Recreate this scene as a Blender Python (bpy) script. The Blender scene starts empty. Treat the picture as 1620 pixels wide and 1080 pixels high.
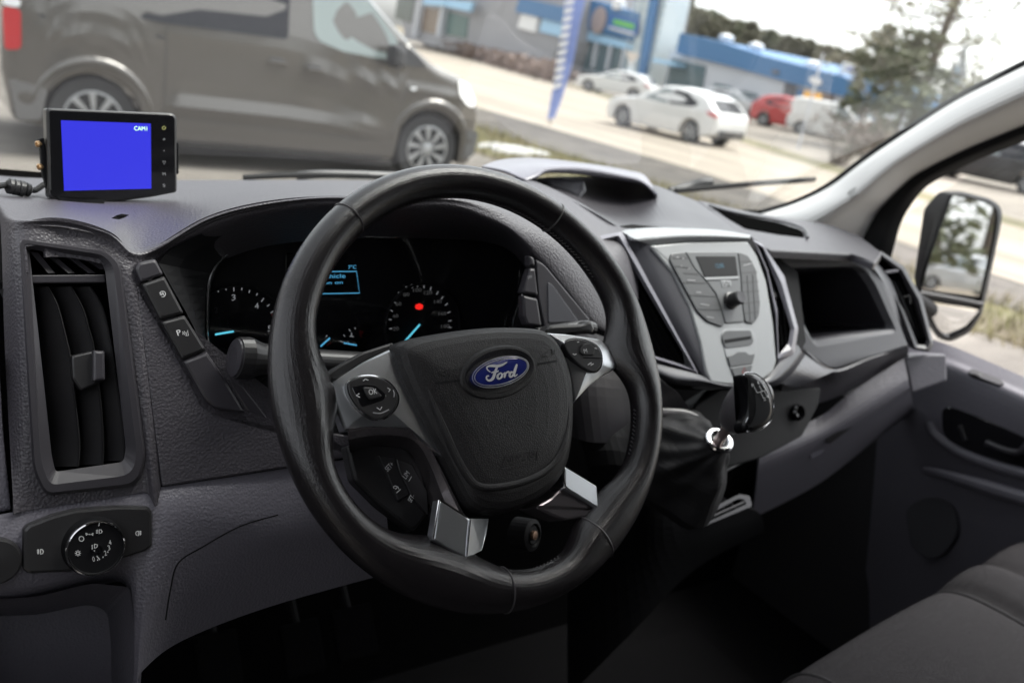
import bpy, bmesh, math, random
from mathutils import Vector, Matrix
random.seed(7)
SC = bpy.context.scene
COL = SC.collection
V = Vector
# ------------------------------------------------------------------ camera
# Axes of the van: x to its right, y forward, z up; the origin is the steering wheel centre.
FPX = 1400.0
CX_ = V((0.81935988, -0.04798628, 0.57126762))      # van axes seen in camera axes (right, down, forward)
CY_ = V((-0.54949322, -0.34980258, 0.75874591))
CZ_ = V((0.16342149, -0.93559364, -0.31298234))
CAM = V((-0.41534619, -0.57361734, 0.26997164))
cam_d = bpy.data.cameras.new('camera')
cam = bpy.data.objects.new('camera', cam_d); COL.objects.link(cam)
right = V((CX_[0], CY_[0], CZ_[0])); down = V((CX_[1], CY_[1], CZ_[1])); fwd = V((CX_[2], CY_[2], CZ_[2]))
cam.matrix_world = Matrix(((right[0], -down[0], -fwd[0], CAM[0]), (right[1], -down[1], -fwd[1], CAM[1]),
                           (right[2], -down[2], -fwd[2], CAM[2]), (0, 0, 0, 1)))
cam_d.sensor_width = 36.0
cam_d.lens = FPX / 1620 * 36
cam_d.clip_start = 0.02; cam_d.clip_end = 3000
cam_d.dof.use_dof = True
cam_d.dof.focus_distance = 0.74
cam_d.dof.aperture_fstop = 5.2
cam_d.dof.aperture_blades = 7
SC.camera = cam
# ------------------------------------------------------------------ light
SUN_EL, SUN_AZ = 60.0, 100.0        # degrees; azimuth clockwise from +y
SKY_STRENGTH = 0.15
W = bpy.data.worlds.new('World'); SC.world = W; W.use_nodes = True
nt = W.node_tree; nt.nodes.clear()
sky = nt.nodes.new('ShaderNodeTexSky'); sky.sky_type = 'NISHITA'; sky.sun_disc = False
sky.sun_elevation = math.radians(SUN_EL); sky.sun_rotation = math.radians(SUN_AZ)
sky.air_density = 1.0; sky.dust_density = 3.0; sky.ozone_density = 1.0
hs = nt.nodes.new('ShaderNodeHueSaturation'); hs.inputs['Saturation'].default_value = 0.16; hs.inputs['Value'].default_value = 1.0
bg = nt.nodes.new('ShaderNodeBackground'); bg.inputs['Strength'].default_value = SKY_STRENGTH
wo = nt.nodes.new('ShaderNodeOutputWorld')
nt.links.new(sky.outputs[0], hs.inputs['Color']); nt.links.new(hs.outputs[0], bg.inputs['Color']); nt.links.new(bg.outputs[0], wo.inputs['Surface'])
sd = bpy.data.lights.new('sun', 'SUN'); sd.energy = 1.3; sd.angle = math.radians(28); sd.color = (1, 0.96, 0.9)
so = bpy.data.objects.new('sun', sd); COL.objects.link(so)
el, az = math.radians(SUN_EL), math.radians(SUN_AZ)
sdir = V((math.sin(az) * math.cos(el), math.cos(az) * math.cos(el), math.sin(el)))
so.rotation_euler = sdir.to_track_quat('Z', 'Y').to_euler()
SC.view_settings.view_transform = 'Standard'; SC.view_settings.look = 'None'
SC.view_settings.gamma = 1.0; SC.view_settings.use_curve_mapping = False
SC.view_settings.exposure = 2.0
SC.render.engine = 'CYCLES'
SC.cycles.use_denoising = True
SC.cycles.max_bounces = 10; SC.cycles.diffuse_bounces = 5; SC.cycles.glossy_bounces = 5; SC.cycles.transparent_max_bounces = 24
SC.cycles.caustics_reflective = False; SC.cycles.caustics_refractive = False
SC.cycles.sample_clamp_indirect = 6.0

# ------------------------------------------------------------------ geometry helpers
def ray(px, py):
    d = V((px - 810.0, py - 540.0, FPX))
    return V((CX_.dot(d), CY_.dot(d), CZ_.dot(d)))
def onpl(px, py, p0, n):
    d = ray(px, py); t = (V(p0) - CAM).dot(n) / d.dot(n)
    return CAM + d * t
def PY(px, py, y): return onpl(px, py, (0, y, 0), V((0, 1, 0)))
def PX(px, py, x): return onpl(px, py, (x, 0, 0), V((1, 0, 0)))
def PZ(px, py, z): return onpl(px, py, (0, 0, z), V((0, 0, 1)))
def pix(p):
    q = V(p) - CAM
    x, y, z = q.dot(right), q.dot(down), q.dot(fwd)
    return (810 + FPX * x / z, 540 + FPX * y / z)
class Pl:
    """a plane of the dashboard: px points are measured onto it"""
    def __init__(s, p0, n, up=(0, 0, 1)):
        s.p0 = V(p0); s.n = V(n).normalized()
        s.u = V(up).cross(s.n).normalized(); s.v = s.n.cross(s.u).normalized()
    def pt(s, px, py, h=0.0): return onpl(px, py, s.p0 + s.n * h, s.n)
    def off(s, h): return Pl(s.p0 + s.n * h, s.n, s.v)
def cr(pts, k=6, closed=False):
    """Catmull-Rom through the points (tuples of any length)"""
    pts = [V(p) for p in pts]; n = len(pts); out = []
    rng = n if closed else n - 1
    for i in range(rng):
        if closed: a, b, c, d = pts[(i - 1) % n], pts[i], pts[(i + 1) % n], pts[(i + 2) % n]
        else: a, b, c, d = pts[max(i - 1, 0)], pts[i], pts[i + 1], pts[min(i + 2, n - 1)]
        for j in range(k):
            t = j / k
            out.append(0.5 * ((2 * b) + (c - a) * t + (2 * a - 5 * b + 4 * c - d) * t * t + (3 * b - a - 3 * c + d) * t ** 3))
    if not closed: out.append(pts[-1])
    return out
def rnd(pts, r=6.0, n=4):
    """round the corners of a closed polygon; r may be a list"""
    out = []; m = len(pts); P = [V(p) for p in pts]
    for i in range(m):
        a, b, c = P[i - 1], P[i], P[(i + 1) % m]
        rr = r[i] if isinstance(r, (list, tuple)) else r
        la, lc = (a - b).length, (c - b).length
        ra = min(rr, la * .49); rc = min(rr, lc * .49)
        p, q = b + (a - b) / la * ra, b + (c - b) / lc * rc
        for j in range(n + 1):
            t = j / n
            out.append(p * (1 - t) ** 2 + b * 2 * t * (1 - t) + q * t * t)
    return out
def scl(pts, s, sy=None):
    c = sum((V(p) for p in pts), V(pts[0]) * 0) / len(pts)
    return [c + (V(p) - c) * s for p in pts]
def inset2(pts, d):
    """move a closed outline inwards by d (same vertex count)"""
    P = [V(p) for p in pts]; m = len(P); out = []
    ar = sum(P[i].x * P[(i + 1) % m].y - P[(i + 1) % m].x * P[i].y for i in range(m))
    sg = 1 if ar > 0 else -1
    for i in range(m):
        a, b, c = P[i - 1], P[i], P[(i + 1) % m]
        e = (b - a); f = (c - b)
        e = e.normalized() if e.length > 1e-9 else f.normalized()
        f = f.normalized() if f.length > 1e-9 else e
        n1 = V((-e.y, e.x)) * sg; n2 = V((-f.y, f.x)) * sg
        nn = n1 + n2
        nn = nn / max(nn.length_squared / 2, 0.35)
        out.append(b + nn * d)
    return out
def wloc(o):
    l = V((0, 0, 0))
    while o: l = l + o.location; o = o.parent
    return l
def finish(name, bm, m, parent=None, smooth=True, ang=38, recalc=True):
    if recalc: bmesh.ops.recalc_face_normals(bm, faces=bm.faces)
    off = wloc(parent)
    if off.length: bmesh.ops.translate(bm, verts=bm.verts, vec=-off)
    if smooth:
        for f in bm.faces: f.smooth = not f.tag
        ca = math.radians(ang)
        for e in bm.edges:
            e.smooth = not (len(e.link_faces) == 2 and e.calc_face_angle(0) > ca)
    me = bpy.data.meshes.new(name); bm.to_mesh(me); bm.free()
    for x in (m if isinstance(m, (list, tuple)) else [m]): me.materials.append(x)
    o = bpy.data.objects.new(name, me); COL.objects.link(o)
    if parent: o.parent = parent
    return o
def thing(name, label, cat, loc=(0, 0, 0), group=None):
    o = bpy.data.objects.new(name, None); COL.objects.link(o); o.location = loc
    o.empty_display_size = 0.05
    o['label'] = label; o['category'] = cat
    if group: o['group'] = group
    return o
def tag(o, label, cat, group=None):
    o['label'] = label; o['category'] = cat
    if group: o['group'] = group
    return o
def struct(o, kind='structure'):
    o['kind'] = kind; return o
def add_loft(bm, loops, closed=True, cap0=False, cap1=False, wrap=False):
    vs = [[bm.verts.new(p) for p in l] for l in loops]
    n = len(vs[0])
    rows = list(zip(vs[:-1], vs[1:]))
    if wrap: rows.append((vs[-1], vs[0]))
    for a, b in rows:
        for i in range(n if closed else n - 1):
            j = (i + 1) % n
            try: bm.faces.new((a[i], a[j], b[j], b[i]))
            except ValueError: pass
    if cap0: bm.faces.new(vs[0][::-1])
    if cap1: bm.faces.new(vs[-1])
    return vs
def loft(name, loops, m, parent=None, cap0=False, cap1=True, closed=True, wrap=False, **k):
    bm = bmesh.new(); add_loft(bm, loops, closed, cap0, cap1, wrap)
    return finish(name, bm, m, parent, **k)
def panel_loops(pts, pl, h0, h1, bev=0.0015):
    """loops of an extruded panel with a rounded front edge; pts in photo pixels"""
    base = [pl.pt(p[0], p[1], h1) for p in pts]
    q = [((b - pl.p0).dot(pl.u), (b - pl.p0).dot(pl.v)) for b in base]
    q = [V(x) for x in q]; n_ = len(q)
    sg = [(q[i] - q[i - 1]).cross(q[(i + 1) % n_] - q[i]) if False else ((q[i].x - q[i - 1].x) * (q[(i + 1) % n_].y - q[i].y) - (q[i].y - q[i - 1].y) * (q[(i + 1) % n_].x - q[i].x)) for i in range(n_)]
    big = max(abs(x) for x in sg)
    convex = all(x > -big * .02 for x in sg) or all(x < big * .02 for x in sg)
    if convex:      # principal axes, so that a rounded outline shrinks evenly without folding over
        c0 = sum(q, V((0, 0))) / n_
        sxx = sum((p.x - c0.x) ** 2 for p in q); syy = sum((p.y - c0.y) ** 2 for p in q); sxy = sum((p.x - c0.x) * (p.y - c0.y) for p in q)
        th = .5 * math.atan2(2 * sxy, sxx - syy); e1 = V((math.cos(th), math.sin(th))); e2 = V((-e1.y, e1.x))
        a_ = [(p - c0).dot(e1) for p in q]; b_ = [(p - c0).dot(e2) for p in q]
        ha, hb = (max(a_) - min(a_)) / 2, (max(b_) - min(b_)) / 2
        cc_ = c0 + e1 * (max(a_) + min(a_)) / 2 + e2 * (max(b_) + min(b_)) / 2
    def lp(ins, h):
        if not ins: z = q
        elif convex:
            ka, kb = max(.1, 1 - ins / max(ha, 1e-6)), max(.1, 1 - ins / max(hb, 1e-6))
            z = [cc_ + e1 * (p - cc_).dot(e1) * ka + e2 * (p - cc_).dot(e2) * kb for p in q]
        else: z = inset2(q, ins)
        return [pl.p0 + pl.u * x[0] + pl.v * x[1] + pl.n * h for x in z]
    if bev <= 0: return [lp(0, h0), lp(0, h1)]
    return [lp(0, h0), lp(0, h1 - bev), lp(bev * .3, h1 - bev * .3), lp(bev, h1), lp(bev * 1.35, h1)]
def panel(name, pts, pl, h0, h1, m, parent, bev=0.0015, **k):
    bm = bmesh.new(); add_loft(bm, panel_loops(pts, pl, h0, h1, bev), cap0=True, cap1=True)
    for f in bm.faces: f.tag = False
    for f in bmesh.ops.triangulate(bm, faces=[f for f in bm.faces if len(f.verts) > 4])['faces']: f.tag = True
    return finish(name, bm, m, parent, **k)
def grid_patch(rows, ku=6, kv=6):
    """rows of 3D points -> dense spline grid"""
    r1 = [cr(r, ku) for r in rows]
    cols = [cr([r[i] for r in r1], kv) for i in range(len(r1[0]))]
    return [[c[j] for c in cols] for j in range(len(cols[0]))]
def patch(name, rows, m, parent=None, ku=6, kv=6, thick=0.004, hole=None, toward=None, **k):
    g = grid_patch(rows, ku, kv)
    bm = bmesh.new()
    vs = [[bm.verts.new(p) for p in r] for r in g]
    for a, b in zip(vs[:-1], vs[1:]):
        for i in range(len(a) - 1):
            if hole:
                c = (a[i].co + b[i + 1].co + a[i + 1].co + b[i].co) / 4
                if inside(pix(c), hole): continue
            try: bm.faces.new((a[i], a[i + 1], b[i + 1], b[i]))
            except ValueError: pass
    bmesh.ops.remove_doubles(bm, verts=bm.verts, dist=1e-6)
    bmesh.ops.recalc_face_normals(bm, faces=bm.faces)
    bm.normal_update()
    t = toward if toward is not None else CAM
    s = sum((1 if (t - f.calc_center_median()).dot(f.normal) > 0 else -1) * f.calc_area() for f in bm.faces)
    if s < 0:
        bmesh.ops.reverse_faces(bm, faces=bm.faces); bm.normal_update()
    o = finish(name, bm, m, parent, recalc=False, **k)
    if thick:
        md = o.modifiers.new('thickness', 'SOLIDIFY'); md.thickness = thick; md.offset = -1.0
    return o
def inside(p, poly):
    x, y = p; c = False; n = len(poly)
    for i in range(n):
        x1, y1 = poly[i][0], poly[i][1]; x2, y2 = poly[i - 1][0], poly[i - 1][1]
        if (y1 > y) != (y2 > y) and x < (x2 - x1) * (y - y1) / (y2 - y1) + x1: c = not c
    return c
def add_tube(bm, path, r, seg=10, caps=True, closed=False, flat=1.0, up=None):
    P = [V(p) for p in path]; n = len(P); loops = []
    prev = None
    for i, p in enumerate(P):
        if closed: t = P[(i + 1) % n] - P[i - 1]
        else: t = P[min(i + 1, n - 1)] - P[max(i - 1, 0)]
        t.normalize()
        if up is not None: a = V(up).cross(t)
        elif prev is None: a = t.orthogonal()
        else: a = prev - t * prev.dot(t)
        a.normalize(); prev = a; b = t.cross(a)
        rr = r[i] if isinstance(r, (list, tuple)) else r
        loops.append([p + (a * math.cos(2 * math.pi * j / seg) + b * math.sin(2 * math.pi * j / seg) * flat) * rr for j in range(seg)])
    add_loft(bm, loops, True, caps and not closed, caps and not closed, wrap=closed)
def tube(name, path, r, m, parent=None, seg=10, closed=False, flat=1.0, up=None, **k):
    bm = bmesh.new(); add_tube(bm, path, r, seg, True, closed, flat, up)
    return finish(name, bm, m, parent, **k)
def add_box(bm, c, s, rot=None, bev=0.0):
    b2 = bmesh.new()
    bmesh.ops.create_cube(b2, size=1.0)
    bmesh.ops.scale(b2, verts=b2.verts, vec=V(s))
    if bev > 0:
        bmesh.ops.bevel(b2, geom=b2.edges[:], offset=bev, segments=2, profile=0.6, affect='EDGES')
    if rot is not None: bmesh.ops.transform(b2, verts=b2.verts, matrix=rot.to_4x4())
    bmesh.ops.translate(b2, verts=b2.verts, vec=V(c))
    me = bpy.data.meshes.new('tmp'); b2.to_mesh(me); b2.free(); bm.from_mesh(me); bpy.data.meshes.remove(me)
def box(name, c, s, m, parent=None, rot=None, bev=0.0, **k):
    bm = bmesh.new(); add_box(bm, c, s, rot, bev); return finish(name, bm, m, parent, **k)
def add_lathe(bm, o, ax, prof, seg=24, caps=True):
    """prof: (radius, height along ax) from o"""
    ax = V(ax).normalized(); a = ax.orthogonal().normalized(); b = ax.cross(a)
    loops = [[V(o) + ax * h + (a * math.cos(2 * math.pi * j / seg) + b * math.sin(2 * math.pi * j / seg)) * max(r, 1e-5) for j in range(seg)] for r, h in prof]
    add_loft(bm, loops, True, caps, caps)
def lathe(name, o, ax, prof, m, parent=None, seg=24, caps=True, **k):
    bm = bmesh.new(); add_lathe(bm, o, ax, prof, seg, caps); return finish(name, bm, m, parent, **k)
def add_ribbon(bm, P, n, w, t=0.0003):
    """a flat raised stroke along P lying on a surface of normal n"""
    n = V(n).normalized(); L = []; m = len(P)
    for i, p in enumerate(P):
        tg = (P[min(i + 1, m - 1)] - P[max(i - 1, 0)])
        s = n.cross(tg)
        if s.length < 1e-9: s = n.orthogonal()
        s.normalize()
        ww = w[i] if isinstance(w, (list, tuple)) else w
        L.append([p - s * ww / 2, p + s * ww / 2, p + s * ww / 2 + n * t, p - s * ww / 2 + n * t])
    add_loft(bm, L, True, True, True)
def strokes(name, paths, pl, h, w, m, parent, k=5, smooth_line=True, t=0.0003, f=None):
    """photo-pixel strokes laid on a plane"""
    bm = bmesh.new()
    for i, path in enumerate(paths):
        P = [pl.pt(p[0], p[1], h + i * 2e-5) for p in path]
        if smooth_line and len(P) > 2: P = cr(P, k)
        add_ribbon(bm, P, pl.n, w, t)
    return finish(name, bm, m, parent, smooth=False)
_font = {}
def text_mesh(s):
    if s in _font: return _font[s]
    cu = bpy.data.curves.new('t', 'FONT'); cu.body = s; cu.resolution_u = 3
    ob = bpy.data.objects.new('t', cu); COL.objects.link(ob)
    bpy.context.view_layer.update()
    me = bpy.data.meshes.new_from_object(ob.evaluated_get(bpy.context.evaluated_depsgraph_get()))
    bpy.data.objects.remove(ob); bpy.data.curves.remove(cu)
    vs = [v.co.copy() for v in me.vertices]; fs = [tuple(p.vertices) for p in me.polygons]
    bpy.data.meshes.remove(me)
    x0 = min(v.x for v in vs); x1 = max(v.x for v in vs); y1 = max(v.y for v in vs); y0 = min(v.y for v in vs)
    _font[s] = (vs, fs, x0, x1, y0, y1)
    return _font[s]
def add_text(bm, s, o, u, v, width=None, height=None, slant=0.0):
    """lettering from baseline-left o, along u, up v"""
    vs, fs, x0, x1, y0, y1 = text_mesh(s)
    kx = width / (x1 - x0) if width else height / (y1 - y0)
    ky = height / (y1 - y0) if height else kx
    nv = [bm.verts.new(V(o) + u * ((p.x - x0) * kx + slant * (p.y - y0) * ky) + v * (p.y - y0) * ky) for p in vs]
    for f in fs:
        try: bm.faces.new([nv[i] for i in f])
        except ValueError: pass
def text(name, s, p0, p1, pl, h, m, parent, height=None, slant=0.0):
    """lettering whose baseline runs from photo pixel p0 to p1 on the plane"""
    a, b = pl.pt(*p0, h), pl.pt(*p1, h)
    u = (b - a); w = u.length; u = u.normalized(); v = pl.n.cross(u)
    bm = bmesh.new(); add_text(bm, s, a, u, v, w, height, slant)
    bm.normal_update()
    if bm.faces and sum(f.normal.dot(pl.n) for f in bm.faces) < 0: bmesh.ops.reverse_faces(bm, faces=bm.faces)
    return finish(name, bm, m, parent, smooth=False, recalc=False)

# ------------------------------------------------------------------ materials
def mat(name, col, rough=0.5, metal=0.0, spec=0.5, bump=None, coat=0.0, emit=None, estr=0.0, var=0.0, vscale=20.0, aniso=None):
    m = bpy.data.materials.new(name); m.use_nodes = True
    t = m.node_tree; b = t.nodes['Principled BSDF']
    b.inputs['Base Color'].default_value = (*col, 1); b.inputs['Roughness'].default_value = rough
    b.inputs['Metallic'].default_value = metal; b.inputs['Specular IOR Level'].default_value = spec
    b.inputs['Coat Weight'].default_value = coat; b.inputs['Coat Roughness'].default_value = 0.04
    tc = t.nodes.new('ShaderNodeTexCoord')
    if emit:
        b.inputs['Emission Color'].default_value = (*emit, 1); b.inputs['Emission Strength'].default_value = estr
    if var > 0:
        no = t.nodes.new('ShaderNodeTexNoise'); no.inputs['Scale'].default_value = vscale; no.inputs['Detail'].default_value = 6
        mr = t.nodes.new('ShaderNodeMapRange'); mr.inputs['To Min'].default_value = 1 - var; mr.inputs['To Max'].default_value = 1 + var
        mx = t.nodes.new('ShaderNodeMix'); mx.data_type = 'RGBA'; mx.blend_type = 'MULTIPLY'; mx.inputs['Factor'].default_value = 1
        mx.inputs['A'].default_value = (*col, 1)
        t.links.new(tc.outputs['Object'], no.inputs['Vector']); t.links.new(no.outputs['Fac'], mr.inputs['Value'])
        t.links.new(mr.outputs[0], mx.inputs['B']); t.links.new(mx.outputs['Result'], b.inputs['Base Color'])
        mr2 = t.nodes.new('ShaderNodeMapRange'); mr2.inputs['To Min'].default_value = max(rough - var * .35, .02); mr2.inputs['To Max'].default_value = min(rough + var * .35, 1)
        t.links.new(no.outputs['Fac'], mr2.inputs['Value']); t.links.new(mr2.outputs[0], b.inputs['Roughness'])
    if bump:
        kind, scale, dist = bump
        if kind == 'grain':
            x = t.nodes.new('ShaderNodeTexVoronoi'); x.feature = 'F1'; x.inputs['Scale'].default_value = scale
            wv = t.nodes.new('ShaderNodeTexNoise'); wv.inputs['Scale'].default_value = scale * .6
            av = t.nodes.new('ShaderNodeMix'); av.data_type = 'RGBA'; av.inputs['Factor'].default_value = 0.0006
            t.links.new(tc.outputs['Object'], wv.inputs['Vector']); t.links.new(tc.outputs['Object'], av.inputs['A']); t.links.new(wv.outputs['Color'], av.inputs['B'])
            t.links.new(av.outputs['Result'], x.inputs['Vector']); out = x.outputs['Distance']
        elif kind == 'leather':
            x = t.nodes.new('ShaderNodeTexVoronoi'); x.feature = 'DISTANCE_TO_EDGE'; x.inputs['Scale'].default_value = scale
            wv = t.nodes.new('ShaderNodeTexNoise'); wv.inputs['Scale'].default_value = scale * .35; wv.inputs['Detail'].default_value = 4
            av = t.nodes.new('ShaderNodeMix'); av.data_type = 'RGBA'; av.inputs['Factor'].default_value = 0.0010
            t.links.new(tc.outputs['Object'], wv.inputs['Vector']); t.links.new(tc.outputs['Object'], av.inputs['A']); t.links.new(wv.outputs['Color'], av.inputs['B'])
            t.links.new(av.outputs['Result'], x.inputs['Vector'])
            rr = t.nodes.new('ShaderNodeMapRange'); rr.inputs['From Max'].default_value = 0.16
            t.links.new(x.outputs['Distance'], rr.inputs['Value']); out = rr.outputs[0]
        elif kind == 'weave':
            x = t.nodes.new('ShaderNodeTexWave'); x.inputs['Scale'].default_value = scale; x.bands_direction = 'DIAGONAL'
            x.inputs['Distortion'].default_value = 1.2; x.inputs['Detail Scale'].default_value = 6
            t.links.new(tc.outputs['Object'], x.inputs['Vector']); out = x.outputs['Fac']
        else:
            x = t.nodes.new('ShaderNodeTexNoise'); x.inputs['Scale'].default_value = scale; x.inputs['Detail'].default_value = 8
            t.links.new(tc.outputs['Object'], x.inputs['Vector']); out = x.outputs['Fac']
        bn = t.nodes.new('ShaderNodeBump'); bn.inputs['Strength'].default_value = 1.0; bn.inputs['Distance'].default_value = dist
        t.links.new(out, bn.inputs['Height']); t.links.new(bn.outputs[0], b.inputs['Normal'])
    return m
def glassmat(name, tint=(1, 1, 1), refl=0.06, rough=0.01, dust_haze=0.0, haze_col=(.8, .8, .78)):
    m = bpy.data.materials.new(name); m.use_nodes = True; t = m.node_tree; t.nodes.clear()
    out = t.nodes.new('ShaderNodeOutputMaterial'); tr = t.nodes.new('ShaderNodeBsdfTransparent'); tr.inputs['Color'].default_value = (*tint, 1)
    gl = t.nodes.new('ShaderNodeBsdfGlossy'); gl.inputs['Roughness'].default_value = rough
    lw_ = t.nodes.new('ShaderNodeLayerWeight'); lw_.inputs['Blend'].default_value = .5
    pw = t.nodes.new('ShaderNodeMath'); pw.operation = 'POWER'; pw.inputs[1].default_value = 5.0
    fr = t.nodes.new('ShaderNodeMapRange'); fr.inputs['To Min'].default_value = refl; fr.inputs['To Max'].default_value = .9
    t.links.new(lw_.outputs['Facing'], pw.inputs[0]); t.links.new(pw.outputs[0], fr.inputs['Value'])
    mx = t.nodes.new('ShaderNodeMixShader')
    t.links.new(fr.outputs[0], mx.inputs[0]); t.links.new(tr.outputs[0], mx.inputs[1]); t.links.new(gl.outputs[0], mx.inputs[2])
    last = mx
    if dust_haze:  # pale film mixed in: dust, and a haze veiling the view outside
        df = t.nodes.new('ShaderNodeBsdfDiffuse'); df.inputs['Color'].default_value = (*haze_col, 1)
        tl = t.nodes.new('ShaderNodeBsdfTranslucent'); tl.inputs['Color'].default_value = (*haze_col, 1)
        ad = t.nodes.new('ShaderNodeMixShader'); ad.inputs[0].default_value = .5
        t.links.new(df.outputs[0], ad.inputs[1]); t.links.new(tl.outputs[0], ad.inputs[2])
        no = t.nodes.new('ShaderNodeTexNoise'); no.inputs['Scale'].default_value = 4; no.inputs['Detail'].default_value = 9
        tc = t.nodes.new('ShaderNodeTexCoord'); t.links.new(tc.outputs['Object'], no.inputs['Vector'])
        mr = t.nodes.new('ShaderNodeMapRange'); mr.inputs['From Min'].default_value = .3; mr.inputs['From Max'].default_value = .7
        mr.inputs['To Min'].default_value = dust_haze * .5; mr.inputs['To Max'].default_value = dust_haze * 1.5
        t.links.new(no.outputs['Fac'], mr.inputs['Value'])
        m2 = t.nodes.new('ShaderNodeMixShader'); t.links.new(mr.outputs[0], m2.inputs[0]); t.links.new(mx.outputs[0], m2.inputs[1]); t.links.new(ad.outputs[0], m2.inputs[2]); last = m2
    t.links.new(last.outputs[0], out.inputs['Surface'])
    return m
M = {}
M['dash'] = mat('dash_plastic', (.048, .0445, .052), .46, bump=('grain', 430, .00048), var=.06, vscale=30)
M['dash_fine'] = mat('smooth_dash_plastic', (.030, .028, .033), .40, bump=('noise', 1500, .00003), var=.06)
M['black'] = mat('black_plastic', (.017, .0165, .0175), .38, bump=('noise', 1500, .00002))
M['matte_black'] = mat('matte_black_plastic', (.005, .005, .006), .65, spec=.15, bump=('noise', 900, .00005))
M['piano'] = mat('gloss_black_plastic', (.006, .006, .007), .12, coat=.4)
M['grey'] = mat('mid_grey_plastic', (.108, .103, .122), .48, bump=('grain', 430, .00042), var=.05)
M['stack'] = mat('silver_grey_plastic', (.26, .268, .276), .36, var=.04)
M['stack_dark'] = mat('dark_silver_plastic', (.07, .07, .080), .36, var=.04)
M['lav'] = mat('satin_edge_plastic', (.16, .155, .18), .33, var=.04)
M['leather'] = mat('black_leather', (.0085, .0075, .0082), .27, bump=('leather', 650, .00004), var=.04, vscale=60)
M['rim_leather'] = mat('worn_rim_leather', (.0100, .0088, .0096), .24, bump=('leather', 620, .00006), var=.06, vscale=60)
M['airbag'] = mat('airbag_plastic', (.012, .0115, .012), .44, spec=.22, bump=('leather', 480, .00014), var=.05)
M['alu'] = mat('brushed_satin_metal', (.62, .64, .66), .32, metal=1.0)
M['chrome'] = mat('chrome', (.62, .62, .63), .11, metal=1.0)
M['mirror'] = mat('mirror_glass', (.92, .93, .94), .012, metal=1.0)
M['blue'] = mat('emblem_blue', (.010, .016, .115), .18, coat=.7)
M['white_print'] = mat('white_print', (.62, .62, .62), .5)
M['grey_print'] = mat('grey_print', (.30, .30, .31), .5)
M['gauge_print'] = mat('lit_gauge_print', (.4, .4, .41), .5, emit=(.6, .62, .65), estr=.07)
M['pillar'] = mat('pale_grey_trim', (.80, .79, .77), .6, bump=('noise', 700, .00005), var=.04)
M['rubber'] = mat('black_rubber', (.009, .009, .0095), .65, spec=.25)
M['fabric'] = mat('seat_fabric', (.040, .037, .040), .9, spec=.2, bump=('weave', 130, .0035), var=.12, vscale=90)
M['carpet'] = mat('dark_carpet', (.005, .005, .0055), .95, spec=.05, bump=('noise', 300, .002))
M['screen_blue'] = mat('lit_blue_screen', (.01, .01, .05), .25, emit=(.008, .0085, .18), estr=1.0)
M['cyan'] = mat('lit_cyan_text', (.02, .05, .07), .4, emit=(.10, .45, .75), estr=.22)
M['needle'] = mat('lit_needle', (.02, .08, .1), .4, emit=(.10, .52, .68), estr=.32)
M['red_lamp'] = mat('lit_red_icon', (.1, .0, .0), .4, emit=(.9, .02, .015), estr=.4)
M['red_dim'] = mat('dim_red_icon', (.16, .008, .008), .5)
M['green_text'] = mat('lit_green_text', (.05, .08, .02), .4, emit=(.5, .85, .4), estr=.6)
M['glass'] = glassmat('clear_glass', (.80, .825, .815), .05, dust_haze=.010)
M['side_glass'] = glassmat('side_glass', (.82, .84, .835), .05, dust_haze=.006)
M['lens'] = glassmat('cluster_lens', (.92, .92, .93), .03)
M['knob_leather'] = mat('knob_leather', (.085, .08, .085), .38, bump=('leather', 700, .00003))
# ================================================================== steering wheel
NW = V((0, -0.83897, 0.54455)).normalized()
WH = Pl((0, 0, 0), NW)
def wp(u, v, h): return WH.u * u + WH.v * v + NW * h
def ang_d(a, b):
    return (a - b + 180) % 360 - 180
sw = thing('steering_wheel', 'black leather four-spoke steering wheel with satin metal trim and blue oval badge', 'steering wheel', (0, 0, 0))
bul = [(181, .027, 13), (6, .024, 11), (-116, .026, 17), (-50, .014, 12), (-63, .010, 8)]
loops = []
NT = 288
for i in range(NT):
    th = 360 * i / NT
    grip = sum(math.exp(-(ang_d(th, g) / 13.0) ** 2) for g in (155, 25)) * .0016
    b = sum(a * math.exp(-(ang_d(th, c) / w) ** 2) for c, a, w in bul)
    ro = .1925 + grip * .3; ri = .1632 - b - grip
    mid = (ro + ri) / 2; hw = (ro - ri) / 2; hh = .0158 + grip * .3
    L = []
    for j in range(40):
        t = 2 * math.pi * j / 40
        c, s = math.cos(t), math.sin(t)
        cc = c
        rad = mid + hw * cc
        # thinner web where the leather runs into a spoke
        k = min(1, max(0, (.166 - rad) / .036)); k = k * k * (3 - 2 * k)
        z = hh * s * (1 - .45 * k)
        z -= .010 * k
        L.append(wp(rad * math.cos(math.radians(th)), rad * math.sin(math.radians(th)), z))
    loops.append(L)
bm = bmesh.new(); add_loft(bm, loops, True, wrap=True)
rim = finish('rim', bm, M['rim_leather'], sw)
M['seam'] = mat('leather_seam', (.035, .032, .034), .45)
for th in (56.1, 128.5, -96.2, -60.5):
    P = []
    b = sum(a * math.exp(-(ang_d(th, c) / w) ** 2) for c, a, w in bul)
    ro = .1925; ri = .1632 - b; mid = (ro + ri) / 2; hw = (ro - ri) / 2
    for j in range(40):
        t = 2 * math.pi * j / 40
        c, s = math.cos(t), math.sin(t)
        rad = mid + (hw + .0002) * c
        k = min(1, max(0, (.166 - rad) / .036)); k = k * k * (3 - 2 * k)
        z = .0160 * s * (1 - .45 * k) - .010 * k
        P.append(wp(rad * math.cos(math.radians(th)), rad * math.sin(math.radians(th)), z))
    tube('seam', P, .00075, M['seam'], rim, seg=6, closed=True)
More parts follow.
